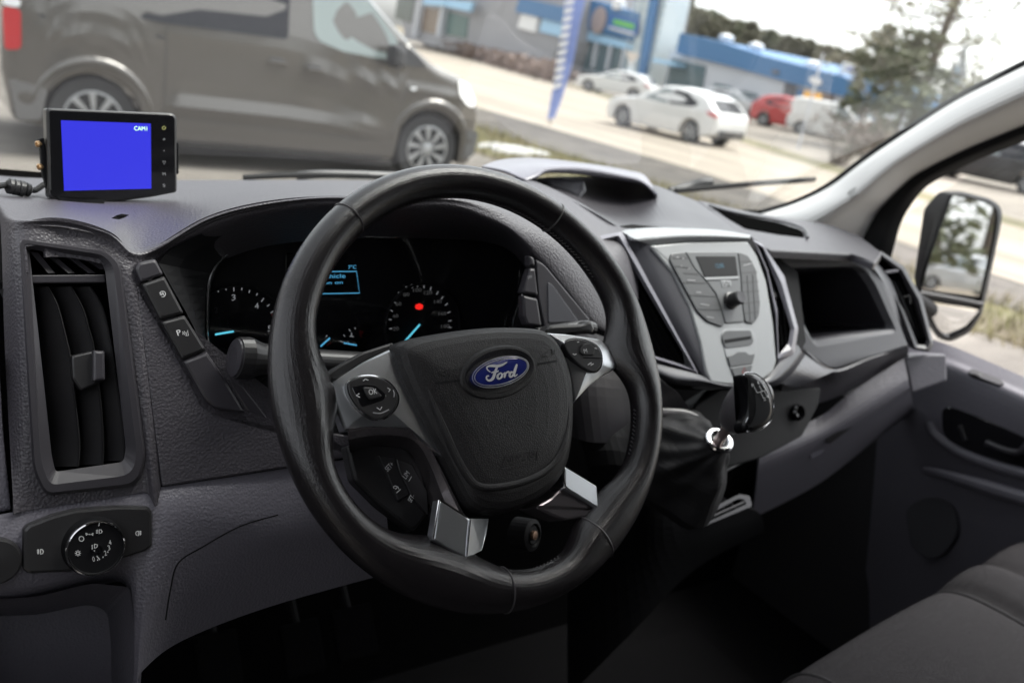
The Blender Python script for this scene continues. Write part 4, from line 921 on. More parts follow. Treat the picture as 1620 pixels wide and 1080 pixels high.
# ---- column shroud with the ignition lock
colm = loft('column_shroud', [[wp(.062 * math.cos(t * math.pi / 20) ** 1 * s, .055 * math.sin(t * math.pi / 20) * s2 - .03, h) for t in range(40)] for s, s2, h in ((.7, .7, -.052), (1.0, 1.0, -.060), (1.08, 1.15, -.10), (1.15, 1.3, -.19), (1.2, 1.4, -.26))], M['matte_black'], dash, cap0=True)
lathe('ignition_lock', PY(843, 846, .035), (0.35, -.8, .3), [(.017, -.02), (.0165, .0), (.012, .002), (.0105, -.001), (.009, .001)], M['matte_black'], colm)
lathe('key_slot', PY(843, 846, .033), (0.35, -.8, .3), [(.0048, .0), (.0046, .003), (.002, .0035)], mat('worn_brass', (.16, .10, .07), .45, metal=.9), colm)
# ================================================================== gear lever
gl = thing('gear_lever', 'gear lever with grey leather knob, gloss black cap and chrome collar above its gaiter', 'gear lever', PY(1120, 730, .08))
ga, gt = PY(1128, 712, .055), PY(1196, 604, .005)
gax = (gt - ga).normalized()
tube('shaft', [ga - gax * .03, ga + gax * .05], .0062, mat('worn_shaft', (.50, .40, .38), .3, metal=.8), gl, seg=20)
gc = PY(1137, 697, .05)
ga_ = gax.orthogonal().normalized(); gb__ = gax.cross(ga_)
tube('collar', [gc + (ga_ * math.cos(i * math.pi / 18) + gb__ * math.sin(i * math.pi / 18)) * .0140 for i in range(36)], .0042, M['chrome'], gl, seg=12, closed=True)
lathe('collar_sleeve', gc, gax, [(.0135, -.012), (.0135, -.002), (.0075, .001)], M['black'], gl)
P0 = PY(1156, 674, .035)
knl = [(0, .008), (.002, .013), (.010, .0185), (.022, .0222), (.036, .0242), (.048, .0240), (.058, .0218), (.066, .0165), (.070, .009), (.0712, .002)]
bm = bmesh.new(); e1 = V((1, 0, 0)); e1 = (e1 - gax * e1.dot(gax)).normalized(); e2 = gax.cross(e1)
L = []
for h, r in cr([V((a, b)) for a, b in knl], 4):
    c = P0 + gax * h + e1 * (.10 * h)
    L.append([c + e1 * r * 1.05 * math.cos(t * math.pi / 18) + e2 * r * .98 * math.sin(t * math.pi / 18) for t in range(36)])
add_loft(bm, L, True, True, True); knob = finish('knob', bm, M['knob_leather'], gl)
KP = Pl(PY(1200, 634, -.012), V((-.05, -.85, .52)))
capo = [(1177, 593), (1188, 590), (1199, 594), (1212, 606), (1221, 628), (1224, 650), (1217, 668), (1200, 680), (1184, 683), (1179, 672), (1186, 655), (1189, 636), (1185, 615)]
capo = [tuple(p) for p in cr([V(p) for p in capo], 4, closed=True)]
kp = panel('gate_plate', capo, KP, -.014, .003, mat('gate_black', (.006, .006, .007), .22, spec=.22), knob, .005)
tube('chrome_edge', [KP.pt(x, y, .0005) for x, y in [tuple(p) for p in scl([V(p) for p in capo], 1.01)]], .0008, M['chrome'], knob, closed=True, seg=8)
strokes('gate_pattern', [[(1193, 612), (1198, 621)], [(1201, 610), (1206, 619)], [(1207, 609), (1212, 618)], [(1198, 621), (1212, 617)], [(1203, 620), (1208, 630)], [(1209, 618.5), (1213, 626)]], KP, .0042, .0006, M['white_print'], kp, smooth_line=False)
for s, x, y in (('1', 1200, 608), ('3', 1206, 607), ('R', 1190, 612), ('2', 1208, 634), ('4', 1213, 630)):
    text('numeral', s, (x, y), (x + (4 if s != '1' else 1.6), y - 1.2), KP, .0042, M['white_print'], kp, height=.0034)
# gaiter: folds of leather from the collar to the console
GP = Pl(PY(1050, 730, .105), V((-.25, -.72, .65)))
base = polar([(948, 664), (1000, 652), (1060, 646), (1108, 652), (1124, 690), (1146, 705), (1150, 750), (1140, 795), (1108, 836), (1050, 802), (1000, 775), (955, 730)], (1060, 720), 72, 4)
top = [gc + (e1 * math.cos(2 * math.pi * i / 72) - e2 * math.sin(2 * math.pi * i / 72)) * .013 - gax * .006 for i in range(72)]
# match start angles
bpts = [GP.pt(p.x, p.y, 0) for p in base]
best = min(((sum((top[(s * i_ + k) % 72] - gc).normalized().dot((bpts[i_] - gc).normalized()) for i_ in range(0, 72, 6)), k, s) for k in range(72) for s in (1, -1)), key=lambda t: -t[0])
top = [top[(best[2] * i + best[1]) % 72] for i in range(72)]
L = []
for t in [j / 14 for j in range(15)]:
    row = []
    for i in range(72):
        p = top[i] * (1 - t) + bpts[i] * t
        bulge = math.sin(math.pi * t) * .003
        fold = math.sin(math.pi * t) ** .7 * (.0030 * math.sin(i * 2 * math.pi / 72 * 5 + 4 * t) + .0018 * math.sin(i * 2 * math.pi / 72 * 9 + 1 - 5 * t)) + .0025 * math.sin(t * 14 + math.sin(i / 5.) * 1.2) * math.sin(math.pi * t)
        row.append(p + GP.n * (bulge + fold))
    L.append(row)
bm = bmesh.new(); add_loft(bm, L, True)
add_loft(bm, [L[-1], [p - GP.n * .02 for p in bpts]], True)
gait = finish('gaiter', bm, mat('gaiter_leather', (.017, .0165, .018), .68, spec=.28, bump=('leather', 900, .00004)), gl, ang=70)
# padded leather fold left of the lever
P = cr([GP.pt(x, y, .012) for x, y in ((952, 664), (990, 655), (1040, 652), (1085, 655), (1108, 668), (1118, 690))], 5)
tube('gaiter_hem', P, .006, M['knob_leather'], gait, seg=10, flat=.6)

# ================================================================== monitor on the dash
MN = Pl(PY(175, 245, .42), V((.06, -.985, .16)))
mon = thing('reversing_monitor', 'small black reversing camera monitor with lit blue screen standing on the dashboard', 'monitor', PY(175, 318, .42))
def m6(x, y): return (x / 5.4, 150 + y / 5.4)
MO = [m6(*p) for p in [(400, 112), (1485, 160), (1505, 185), (1512, 825), (900, 905), (860, 935), (440, 890), (402, 870)]]
MO = [(73, 171), (274, 179.5), (280, 186), (280.5, 304), (240, 312), (165, 322), (85, 316), (77, 312)]
body = panel('housing', rnd(MO, [5, 5, 5, 4, 6, 6, 4, 4], 4), MN, -.016, .0, M['black'], mon, .002)
face = panel('glass_front', rnd([(77, 174), (273, 182), (277, 187), (278, 302), (168, 318), (86, 312), (80, 305)], [4, 4, 4, 4, 8, 4, 4], 4), MN, -.002, .0012, M['piano'], body, .0006)
scr_ = panel('screen', [(96.5, 190.5), (238.5, 195.8), (239.5, 298.5), (101.5, 302)], MN, .0005, .00155, M['screen_blue'], mon, 0, smooth=False)
text('screen_lettering', 'CAM1', (212.5, 206.6), (233, 207), MN, .0017, M['green_text'], scr_, height=.0043)
M['key_glow'] = mat('lit_key_symbols', (.06, .06, .02), .4, emit=(.30, .30, .12), estr=.35)
strokes('power_symbol', [[(259.3 + 2.6 * math.cos(math.radians(d)), 202.5 + 2.6 * math.sin(math.radians(d))) for d in range(-50, 231, 28)], [(259.3, 199), (259.3, 202)]], MN, .0014, .0005, M['key_glow'], face, smooth_line=False)
strokes('key_symbols', [[(257.5, 220.5), (261.5, 220.5)], [(259.5, 218.5), (259.5, 222.5)], [(258.3, 238.5), (260.7, 238.5)], [(257.3, 255), (262, 255.2), (259.7, 260), (257.3, 255)]], MN, .0014, .0004, M['grey_print'], face, smooth_line=False)
text('key_lettering', 'M', (257.5, 277.8), (262.3, 277.6), MN, .0014, M['grey_print'], face, height=.0032)
text('key_lettering', 'S', (258, 296), (261.8, 295.8), MN, .0014, M['grey_print'], face, height=.0032)
panel('side_bracket', rnd([(63, 219), (70, 218), (79, 290), (77, 308), (67, 272)], 2, 3), MN.off(-.006), -.008, .0, M['matte_black'], body, .001)
panel('side_bracket', rnd([(280, 226), (283, 226), (283, 275), (280, 276)], 1, 2), MN.off(-.005), -.006, .0, M['matte_black'], body, .001)
for x, y in ((61.5, 228), (64, 264)):
    lathe('bracket_screw', MN.pt(x, y, -.008), V((-.8, -.6, 0)), [(.0032, -.004), (.0032, .002), (.0018, .003), (.001, .0015)], mat('brass_screw', (.5, .33, .18), .35, metal=.9), body, seg=14)
stnd = patch('foot', [[Y(92, 318, .40), Y(130, 322, .39), Y(165, 322, .39)], [Y(92, 324, .45), Y(130, 326, .45), Y(165, 325, .45)]], M['matte_black'], mon)
cab_ = thing('monitor_cable', 'black monitor cable with a ribbed plug lying left of the reversing monitor', 'cable', PY(30, 295, .42))
cp = [(-40, 302, .38), (-10, 296, .40), (8, 293, .42), (18, 294, .43), (40, 298, .44), (55, 301, .45), (70, 292, .46), (84, 287, .47)]
tube('cable', cr([Y(*p) for p in cp], 6), .0030, M['rubber'], cab_)
pa, pb = Y(8, 293, .42), Y(48, 301, .425)
ax_ = (pb - pa)
bm = bmesh.new(); add_lathe(bm, pa, ax_, [(.002, 0), (.005, .001), (.0078, .003), (.0078, .006), (.0070, .007), (.0080, .008), (.0080, .011), (.0070, .012), (.0080, .013), (.0080, .017), (.0062, .0185), (.0072, .0195), (.0066, .023), (.0032, .025)], 24); finish('plug', bm, M['black'], cab_)

# ================================================================== cab shell
van = thing('van_cab', 'van cab interior with pale pillar trim, sloping windscreen and dark floor around the dashboard', 'van cab', (0.43, 0, -0.9))
# passenger side pillar
UP = [(1172, 344, 1.21), (1212, 335, 1.205), (1262, 319, 1.20), (1312, 294, 1.195), (1362, 257, 1.18), (1402, 229, 1.17), (1500, 165, 1.15), (1570, 128, 1.13), (1660, 84, 1.11)]
LO = [(1360, 385, 1.255), (1375, 358, 1.25), (1388, 336, 1.25), (1404, 318, 1.245), (1428, 294, 1.24), (1455, 273, 1.235), (1520, 240, 1.22), (1580, 215, 1.21), (1670, 178, 1.20)]
MD = [((a[0] * .5 + b[0] * .5), (a[1] * .5 + b[1] * .5), (a[2] + b[2]) / 2 - .095) for a, b in zip(UP, LO)]
M8 = [((a[0] * .85 + b[0] * .15), (a[1] * .85 + b[1] * .15), a[2] - .042) for a, b in zip(UP, LO)]
M2 = [((a[0] * .2 + b[0] * .8), (a[1] * .2 + b[1] * .8), (a[2] * .2 + b[2] * .8) - .045) for a, b in zip(UP, LO)]
pil = patch('pillar_trim', [[PX(*p) for p in r] for r in (UP, M8, MD, M2, LO)], M['pillar'], van, ku=6, kv=5, thick=.01, ang=60)
pa_, pb_, pc_ = PX(*MD[3]), PX(*M2[3]), PX(*MD[5])
pn_ = (pb_ - pa_).cross(pc_ - pa_).normalized()
if pn_.dot(CAM - pa_) < 0: pn_ = -pn_
lathe('round_cover', onpl(1363, 309, (PX(*MD[4]) + PX(*M2[4])) / 2, pn_), pn_, [(.025, -.012), (.025, .003), (.0225, .0042), (.001, .0045)], mat('pillar_cover', (.55, .545, .53), .7), pil, seg=36)
tube('windscreen_seal', cr([PX(p[0], p[1], p[2] + .002) for p in UP], 5), .008, M['rubber'], van)
SE = [(1400, 440, 1.27), (1412, 400, 1.27), (1426, 352, 1.27), (1446, 318, 1.268), (1468, 294, 1.266), (1500, 276, 1.26), (1550, 252, 1.25), (1600, 232, 1.24), (1690, 196, 1.235)]
SM = [((a[0] + b[0]) / 2, (a[1] + b[1]) / 2, (a[2] + b[2]) / 2 - .012) for a, b in zip(LO, SE)]
patch('door_seal', [[PX(*p) for p in r] for r in (LO, SM, SE)], M['rubber'], van, ku=6, kv=6)
# windscreen
def ws_pt(x, s):
    """s from 0 at the cowl to 1 at the roof"""
    k = (x - .43) / .80
    bow = .09 * (1 - k * k)
    y = .745 + bow - s * 1.02; z = .02 - .008 - bow * .35 + s * .70
    return V((x, y, z))
g = [[ws_pt(-.40 + 1.63 * i / 16, j / 10) for i in range(17)] for j in range(11)]
wsn = patch('windscreen', g, M['glass'], van, ku=2, kv=2, thick=0)
fr_ = patch('frit_band', [[ws_pt(-.40 + 1.63 * i / 16, s) - V((0, .004, .004)) for i in range(17)] for s in (-.05, -.01, .012)], M['matte_black'], wsn, ku=2, kv=2, thick=0)
cowl = patch('cowl_panel', [[ws_pt(-.42 + 1.68 * i / 8, -.03) + V((0, dy, dz)) for i in range(9)] for dy, dz in ((-.03, .0), (-.01, -.05), (-.08, -.2))], M['matte_black'], van, thick=.004)
bonnet = patch('bonnet', [[V((-.42 + 1.7 * i / 6, .9 + d, -.10 - dz - .03 * abs(i - 3) / 3)) for i in range(7)] for d, dz in ((0, 0), (.25, .07), (.5, .22), (.62, .5))], mat('white_van_paint', (.62, .62, .61), .3, coat=.6), van, toward=V((0, 1, 5)))
# unseen header strip under the glass, added to block light from overhead
g = [[ws_pt(-.40 + 1.63 * i / 12, s_) - V((0, .02, .018 + .012 * math.sin(3.14 * min(1, max(0, (1.0 - s_) / .33))))) for i in range(13)] for s_ in (1.02, .94, .87, .80, .74)]
M['header_shade'] = mat('header_shade_cloth', (.20, .197, .19), .9)
patch('shading_header', g, M['header_shade'], van, ku=2, kv=3, thick=.012, toward=V((.4, -.3, -.5)))
# roof, bulkhead, sides, floor (what shades the cab)
M['liner'] = mat('head_lining', (.13, .128, .125), .9)
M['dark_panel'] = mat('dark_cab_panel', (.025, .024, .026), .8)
box('roof_lining', (.43, -.86, .76), (1.78, 1.14, .04), M['liner'], van)
box('bulkhead', (.43, -1.42, -.1), (1.78, .04, 1.7), M['dark_panel'], van)
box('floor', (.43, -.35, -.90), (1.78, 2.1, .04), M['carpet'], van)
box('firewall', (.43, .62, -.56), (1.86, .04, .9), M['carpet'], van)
box('kick_panel', (1.285, .28, -.65), (.03, .70, .65), M['dark_panel'], van)
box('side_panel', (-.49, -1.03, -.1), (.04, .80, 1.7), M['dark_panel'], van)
box('side_panel', (1.31, -1.0, -.5), (.04, .80, .8), M['dark_panel'], van)
box('side_panel', (1.31, -1.05, .40), (.04, .74, .70), M['dark_panel'], van)
bm = bmesh.new(); add_tube(bm, cr([V((-.44, .76, -.02)), V((-.45, .4, .24)), V((-.44, .0, .5)), V((-.42, -.3, .72))], 6), .045, 12); finish('driver_pillar', bm, M['pillar'], van)
box('rocker_panel', (-.47, -.2, -.80), (.05, 1.5, .20), M['dark_panel'], van)
box('footwell_side', (-.47, .48, -.4), (.04, .4, .9), M['dark_panel'], van)
# unseen driver's seat and part-closed door, added to keep low light out
bm = bmesh.new(); add_box(bm, (.0, -.34, -.50), (.50, .52, .20), None, .05); add_box(bm, (.0, -.72, -.05), (.50, .14, .80), Matrix.Rotation(-.2, 3, 'X'), .05); finish('shading_driver_seat', bm, M['fabric'], van)
hinge = V((-.50, .50, 0)); dd_ = V((-.14, -.99, 0)).normalized()
bm = bmesh.new(); add_box(bm, hinge + dd_ * .5 + V((0, 0, -.50)), (1.0, .08, 1.10), Matrix.Rotation(math.atan2(dd_.y, dd_.x), 3, 'Z'), .02); finish('shading_driver_door', bm, M['dark_panel'], van)
for x, y, w in ((345, 1045, .055), (478, 1025, .055), (560, 1000, .06)):
    p = PY(x, y, .34)
    pd = thing('pedal', {345: 'worn clutch pedal, leftmost of the pedals in the dark footwell', 478: 'brake pedal, middle one of the pedals in the dark footwell', 560: 'accelerator pedal, rightmost of the pedals in the dark footwell'}[x], 'pedal', p, 'pedals in the driver footwell')
    box('pad', p, (w, .012, .07), M['carpet'], pd, Matrix.Rotation(-.7, 3, 'X'), .004)
    tube('arm', [p + V((0, .01, .0)), p + V((0, .12, .10)), p + V((0, .22, .32))], .007, M['matte_black'], pd)
# mat edge in the footwell
bm = bmesh.new(); add_box(bm, (.62, .12, -.872), (.75, .7, .012), Matrix.Rotation(.0, 3, 'Z'), .004)
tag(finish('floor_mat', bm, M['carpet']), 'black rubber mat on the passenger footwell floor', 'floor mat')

# ================================================================== passenger seat
seat = thing('passenger_seat', 'dark grey fabric passenger bench seat with stitched side bolsters', 'seat', (.85, -.35, -.85))
xs = [.40, .43, .47, .52, .60, .70, .80, .88, .915, .945, .985, 1.02, 1.05, 1.09, 1.15, 1.22, 1.26]
zx = [-.13, -.05, -.008, .000, .004, .006, .004, -.002, -.012, .006, .014, .008, -.010, .004, .010, .000, -.03]
ys = [-.030, -.040, -.060, -.085, -.13, -.22, -.35, -.50, -.70]
zy = [-.20, -.10, -.042, -.016, -.004, .0, .0, -.006, -.015]
rows = [[V((x, y + .10 * (x - .52) - .04 * max(0, (.52 - x)), -.385 + zx_ * min(1, .3 + j / 4) + zy_)) for i, (x, zx_) in enumerate(zip(xs, zx))] for j, (y, zy_) in enumerate(zip(ys, zy))]
cush = patch('cushion', rows, M['fabric'], seat, ku=5, kv=5, thick=.01, ang=70)
def seat_z(x):
    for (a, b), (c, d) in zip(zip(xs[:-1], zx[:-1]), zip(xs[1:], zx[1:])):
        if a <= x <= c: return b + (d - b) * (x - a) / (c - a)
    return 0
M['thread'] = mat('seat_thread', (.03, .028, .03), .9)
for x in (.50, .905, 1.05):
    P = [V((x, y + .10 * (x - .52), -.385 + seat_z(x) * min(1, .3 + j / 4) + zy_ + .001)) for j, (y, zy_) in enumerate(zip(ys, zy))]
    tube('seam', cr(P, 5), .0030, M['thread'], cush, seg=6)
box('backrest', (.85, -.82, -.05), (.86, .14, .85), M['fabric'], seat, Matrix.Rotation(-.2, 3, 'X'), .05)
box('base', (.85, -.40, -.68), (.72, .50, .34), M['dark_panel'], seat)

# ================================================================== passenger door with window and mirror
door = thing('passenger_door', 'grey passenger door with dark pull handle, side window and black outside mirror', 'door', (1.26, .1, -.6))
DR = [[(1380, 500, 1.30), (1450, 528, 1.30), (1500, 545, 1.295), (1560, 570, 1.295), (1680, 622, 1.295)],
      [(1385, 540, 1.275), (1455, 556, 1.272), (1500, 565, 1.272), (1560, 590, 1.272), (1680, 642, 1.272)],
      [(1390, 580, 1.25), (1460, 578, 1.25), (1500, 586, 1.25), (1560, 610, 1.25), (1680, 662, 1.25)],
      [(1390, 640, 1.245), (1460, 640, 1.245), (1500, 650, 1.243), (1560, 675, 1.243), (1680, 720, 1.243)],
      [(1385, 730, 1.25), (1450, 730, 1.25), (1500, 740, 1.25), (1560, 760, 1.25), (1680, 800, 1.25)],
      [(1370, 900, 1.27), (1440, 900, 1.26), (1500, 900, 1.26), (1560, 900, 1.26), (1680, 900, 1.26)],
      [(1350, 1100, 1.27), (1440, 1100, 1.27), (1500, 1100, 1.27), (1560, 1100, 1.27), (1680, 1100, 1.27)]]
dp = patch('trim_panel', [[PX(*p) for p in r] for r in DR], M['grey'], door, ku=6, kv=6)
DP = Pl(PX(1560, 690, 1.242), V((-1, -.0, .04)), up=(0, 0, 1))
hb = panel('handle_recess', rnd([(1489, 648), (1500, 642), (1560, 664), (1640, 700), (1640, 745), (1560, 732), (1505, 705), (1490, 680)], 8, 3), DP, -.01, .003, M['piano'], door, .002)
tube('pull_handle', cr([DP.pt(x, y, .008) for x, y in ((1560, 700), (1590, 712), (1612, 715), (1625, 702), (1632, 690))], 4), .006, M['dash_fine'], hb)
tube('latch', cr([DP.pt(x, y, .006) for x, y in ((1518, 672), (1525, 688), (1528, 696))], 4), .005, M['black'], hb)
tube('trim_ridge', cr([DP.pt(x, y, .004) for x, y in ((1470, 668), (1482, 690), (1520, 716), (1580, 738), (1680, 765))], 5), .010, M['grey'], door)
tube('pocket_edge', cr([DP.pt(x, y, .014) for x, y in ((1462, 742), (1500, 752), (1560, 770), (1680, 806))], 5), [.006 + .008 * min(1, i / 10) for i in range(16)], M['grey'], door)
panel('speaker_grille', rnd([(1430, 800), (1470, 782), (1510, 800), (1515, 850), (1480, 890), (1440, 870)], 20, 4), DP, -.03, -.006, mat('speaker_mesh', (.05, .049, .056), .7, bump=('noise', 900, .0004)), door, .003)
SW = Pl(PX(1560, 594, 1.262), V((-.5, -.05, .86)))
swp = panel('window_switch', rnd([(1531, 585), (1540, 582), (1585, 600), (1590, 606), (1582, 609), (1536, 592)], 4, 3), SW, -.004, .003, M['dash_fine'], door, .001)
panel('switch_key', rnd([(1541, 587), (1552, 591), (1549, 595), (1538, 591)], 1, 2), SW, .002, .006, M['black'], swp, .001)
sgl = patch('side_window', [[V((1.285 - .02 * s, y, z)) for y, z in ((.50, .02 + .0 * s), (.2, .02 + .28 * s), (-.1, .0 + .55 * s), (-.8, -.02 + .72 * s))] for s in (0, .5, 1)], M['side_glass'], door, thick=0)
box('window_frame', (1.285, -.35, .74), (.05, 1.0, .05), M['rubber'], door)
patch('door_outer', [[V((1.315, y, z + (-.12 if z > -.2 else 0))) for y in (.52, .1, -.5)] for z in (-.08, -.4, -.95)], mat('white_door_paint', (.62, .62, .61), .3, coat=.6), door, toward=V((5, 0, 0)))
# mirror
mc = PX(1515, 445, 1.50)
td = V((.25, -.965, -.015)).normalized()
MPn = ((CAM - mc).normalized() + td).normalized()
MP = Pl(mc, MPn)
HO = [(1462, 330), (1486, 303), (1519, 302), (1566, 314), (1583, 326), (1586, 342), (1579, 380), (1566, 440), (1554, 497), (1535, 526), (1504, 541), (1484, 536), (1458, 500), (1446, 440)]
HI = [(1478, 345), (1505, 306), (1522, 308), (1565, 319), (1577, 329), (1580, 343), (1574, 380), (1561, 440), (1549, 495), (1532, 520), (1503, 536), (1484, 527), (1462, 492), (1456, 440)]
hs_ = [lp_(HO, MP, -.09, 10, 3), lp_(HO, MP, -.02, 8, 3), lp_(HO, MP, .0, 8, 3), lp_(HI, MP, .004, 6, 3), lp_(HI, MP, -.008, 6, 3)]
cback = sum(hs_[0], V((0, 0, 0))) / len(hs_[0])
hs_[0] = [cback + (p - cback) * .8 for p in hs_[0]]
mir = loft('door_mirror', hs_, M['black'], door, cap0=True, ang=50)
panel('upper_glass', rnd([(1507, 308), (1566, 322), (1577, 336), (1577, 371), (1558, 471), (1458, 458), (1471, 409)], [6, 10, 10, 10, 4, 4, 10], 4), MP, -.006, -.001, M['mirror'], mir, .0004, smooth=False)
lg = rnd([(1460, 474), (1547, 489), (1540, 514), (1519, 532), (1500, 535), (1484, 520)], [4, 4, 10, 10, 8, 10], 4)
lgp = [MP.pt(p.x, p.y, -.002) for p in lg]; lc = sum(lgp, V((0, 0, 0))) / len(lgp)
loft('wide_angle_glass', [[p + MP.n * ((p - lc).dot(MP.v) * .14) for p in lgp]] + [[lc + (p - lc) * s + MP.n * (.003 * (1 - s * s)) + MP.n * ((lc + (p - lc) * s - lc).dot(MP.v) * .14) for p in lgp] for s in (.85, .7, .5, .3, .12)], M['mirror'], mir, cap1=True)
tube('glass_divider', cr([MP.pt(x, y, .001) for x, y in ((1454, 463), (1500, 471), (1553, 481))], 4), .0055, M['black'], mir)
tube('arm', cr([PX(1440, 470, 1.30), PX(1455, 480, 1.36), PX(1470, 490, 1.43)], 4), .018, M['matte_black'], mir, seg=14)
# wipers outside the glass
wpr = thing('wiper', 'black wiper arm and blade lying across the lower right of the windscreen', 'wiper', PY(1080, 298, .85))
def wpx(x, y):
    """on the outside of the screen"""
    lo, hi = 0.0, 3.0
    d = ray(x, y)
    def f(t):
        p = CAM + d * t; k = (p.x - .43) / .80; bow = .09 * (1 - k * k)
        s = (.745 + bow - p.y) / 1.02
        return p.z - (.012 - bow * .35 + s * .70)
    t0 = .0002
    t = t0
    while t < .003 and f(t) < 0: t += .00001
    while t < .003 and f(t) > 0: t += .00001
    return CAM + d * min(t, .003)
def wiper_pt(x, y, y_=.80, l=.012): return PY(x, y, y_) 
tube('blade', cr([Y(1068, 302, .86), Y(1120, 297, .855), Y(1200, 290, .84), Y(1288, 284, .82)], 6), .006, M['rubber'], wpr, flat=1.4)
tube('arm', cr([Y(1060, 303, .87), Y(1090, 294, .87), Y(1110, 288, .865), Y(1126, 287, .86)], 5), .010, M['black'], wpr, flat=.8)
wp2 = thing('wiper', 'black wiper blade end at the foot of the windscreen behind the steering wheel', 'wiper', PY(450, 280, .88))
tube('blade', cr([Y(385, 281, .90), Y(440, 278, .90), Y(500, 277, .90), Y(585, 279, .89)], 5), .005, M['rubber'], wp2)
tube('arm', cr([Y(470, 279, .91), Y(530, 276, .91), Y(700, 282, .91)], 5), .008, M['black'], wp2)
# ================================================================== outside: ground
def gz(x, y):
    t = min(1, max(0, (x - 7) / 5)); t = t * t * (3 - 2 * t); s = min(1, max(0, (y + 10) / 8))
    return -1.15 - .35 * t * s
def G(px, py, up=0.0):
    d = ray(px, py); z = -1.15
    for k in range(60):
        t = (z + up - CAM.z) / d.z; z = gz(CAM.x + d.x * t, CAM.y + d.y * t)
    return CAM + d * t
def ground_mat(name, c1, c2, scale, rough=.9, c3=None, bscale=40, stretch=None):
    m = bpy.data.materials.new(name); m.use_nodes = True; t = m.node_tree; b = t.nodes['Principled BSDF']; b.inputs['Roughness'].default_value = rough
    tc = t.nodes.new('ShaderNodeTexCoord'); n1 = t.nodes.new('ShaderNodeTexNoise'); n1.inputs['Scale'].default_value = scale; n1.inputs['Detail'].default_value = 10; n1.inputs['Roughness'].default_value = .65
    cr_ = t.nodes.new('ShaderNodeValToRGB'); cr_.color_ramp.elements[0].position = .38; cr_.color_ramp.elements[0].color = (*c1, 1); cr_.color_ramp.elements[1].position = .62; cr_.color_ramp.elements[1].color = (*c2, 1)
    if c3:
        e = cr_.color_ramp.elements.new(.5); e.color = (*c3, 1)
    if stretch:
        mp = t.nodes.new('ShaderNodeMapping'); mp.inputs['Scale'].default_value = stretch
        t.links.new(tc.outputs['Object'], mp.inputs['Vector']); t.links.new(mp.outputs[0], n1.inputs['Vector'])
    else: t.links.new(tc.outputs['Object'], n1.inputs['Vector'])
    t.links.new(n1.outputs['Fac'], cr_.inputs['Fac']); t.links.new(cr_.outputs['Color'], b.inputs['Base Color'])
    n2 = t.nodes.new('ShaderNodeTexNoise'); n2.inputs['Scale'].default_value = bscale; n2.inputs['Detail'].default_value = 8
    bn = t.nodes.new('ShaderNodeBump'); bn.inputs['Distance'].default_value = .02; t.links.new(tc.outputs['Object'], n2.inputs['Vector']); t.links.new(n2.outputs['Fac'], bn.inputs['Height']); t.links.new(bn.outputs[0], b.inputs['Normal'])
    return m
def sheet(name, x0, x1, y0, y1, up, m, nx=24, ny=24, edge=None):
    bm = bmesh.new(); vs = []
    for j in range(ny + 1):
        y = y0 + (y1 - y0) * j / ny; r = []
        a, b = (x0, x1) if edge is None else edge(y)
        for i in range(nx + 1):
            x = a + (b - a) * i / nx
            r.append(bm.verts.new((x, y, gz(x, y) + up)))
        vs.append(r)
    for a, b in zip(vs[:-1], vs[1:]):
        for i in range(nx): bm.faces.new((a[i], a[i + 1], b[i + 1], b[i]))
    return struct(finish(name, bm, m, recalc=False))
M['soil'] = ground_mat('dry_soil', (.14, .115, .08), (.2, .17, .115), .9)
M['lot'] = ground_mat('worn_asphalt', (.115, .102, .088), (.21, .19, .165), .9, c3=(.165, .148, .128), stretch=(.5, 1, 1))
M['gravel'] = ground_mat('grey_gravel', (.050, .043, .036), (.105, .092, .078), 1.6, bscale=25)
M['road'] = ground_mat('dusty_road', (.235, .200, .158), (.36, .315, .255), .9, stretch=(1.1, .10, 1))
M['grassy'] = ground_mat('dry_grass_ground', (.095, .075, .045), (.20, .17, .09), 1.3, c3=(.135, .125, .06))
bm = bmesh.new(); vs = []
gx = [-900, -300, -80, -20, 0] + [6 + .5 * i for i in range(15)] + [20, 40, 80, 200, 500, 1200]; gy = [-1200, -300, -100, -40, -20] + [-12 + i for i in range(13)] + [10, 40, 100, 300, 900, 1500]
for y in gy: vs.append([bm.verts.new((x, y, gz(x, y))) for x in gx])
for a, b in zip(vs[:-1], vs[1:]):
    for i in range(len(gx) - 1): bm.faces.new((a[i], a[i + 1], b[i + 1], b[i]))
struct(finish('ground', bm, M['soil'], recalc=False))
sheet('parking_lot', -30, 6.3, -60, 60, .004, M['lot'], 20, 20, edge=lambda y: (-30, 6.2 + .25 * math.sin(y * .9) + .1 * math.sin(y * 2.7)))
sheet('grass_verge', 6.0, 9.2, -12, 60, .010, M['grassy'], 12, 80, edge=lambda y: (5.9 + .3 * math.sin(y * .8), 8.2 + .35 * math.sin(y * .7 + 1) - .12 * max(0, 8 - y)))
sheet('gravel_shoulder', 8, 13, -12, 60, .016, M['gravel'], 12, 80, edge=lambda y: (8.0 + .35 * math.sin(y * .7 + 1) - .12 * max(0, 8 - y), 13.2 - .3 * max(0, 12 - y) * .9))
def far_edge(y):
    pts = [(-40, 12), (0, 15.5), (7.9, 17.9), (13.9, 19.9), (19.6, 22.7), (42, 33), (81, 45), (160, 60)]
    for (a, b), (c, d) in zip(pts[:-1], pts[1:]):
        if a <= y <= c: return b + (d - b) * (y - a) / (c - a)
    return pts[-1][1]
sheet('road', 12, 30, -40, 160, .022, M['road'], 10, 120, edge=lambda y: (13.0 - .3 * max(0, 12 - max(y, -2)) * .9, far_edge(y)))
sheet('far_verge', 20, 30, -40, 160, .010, M['grassy'], 6, 100, edge=lambda y: (far_edge(y) - .5, far_edge(y) + 1.6))
M['far_lot'] = ground_mat('far_asphalt', (.18, .157, .132), (.28, .25, .21), .5)
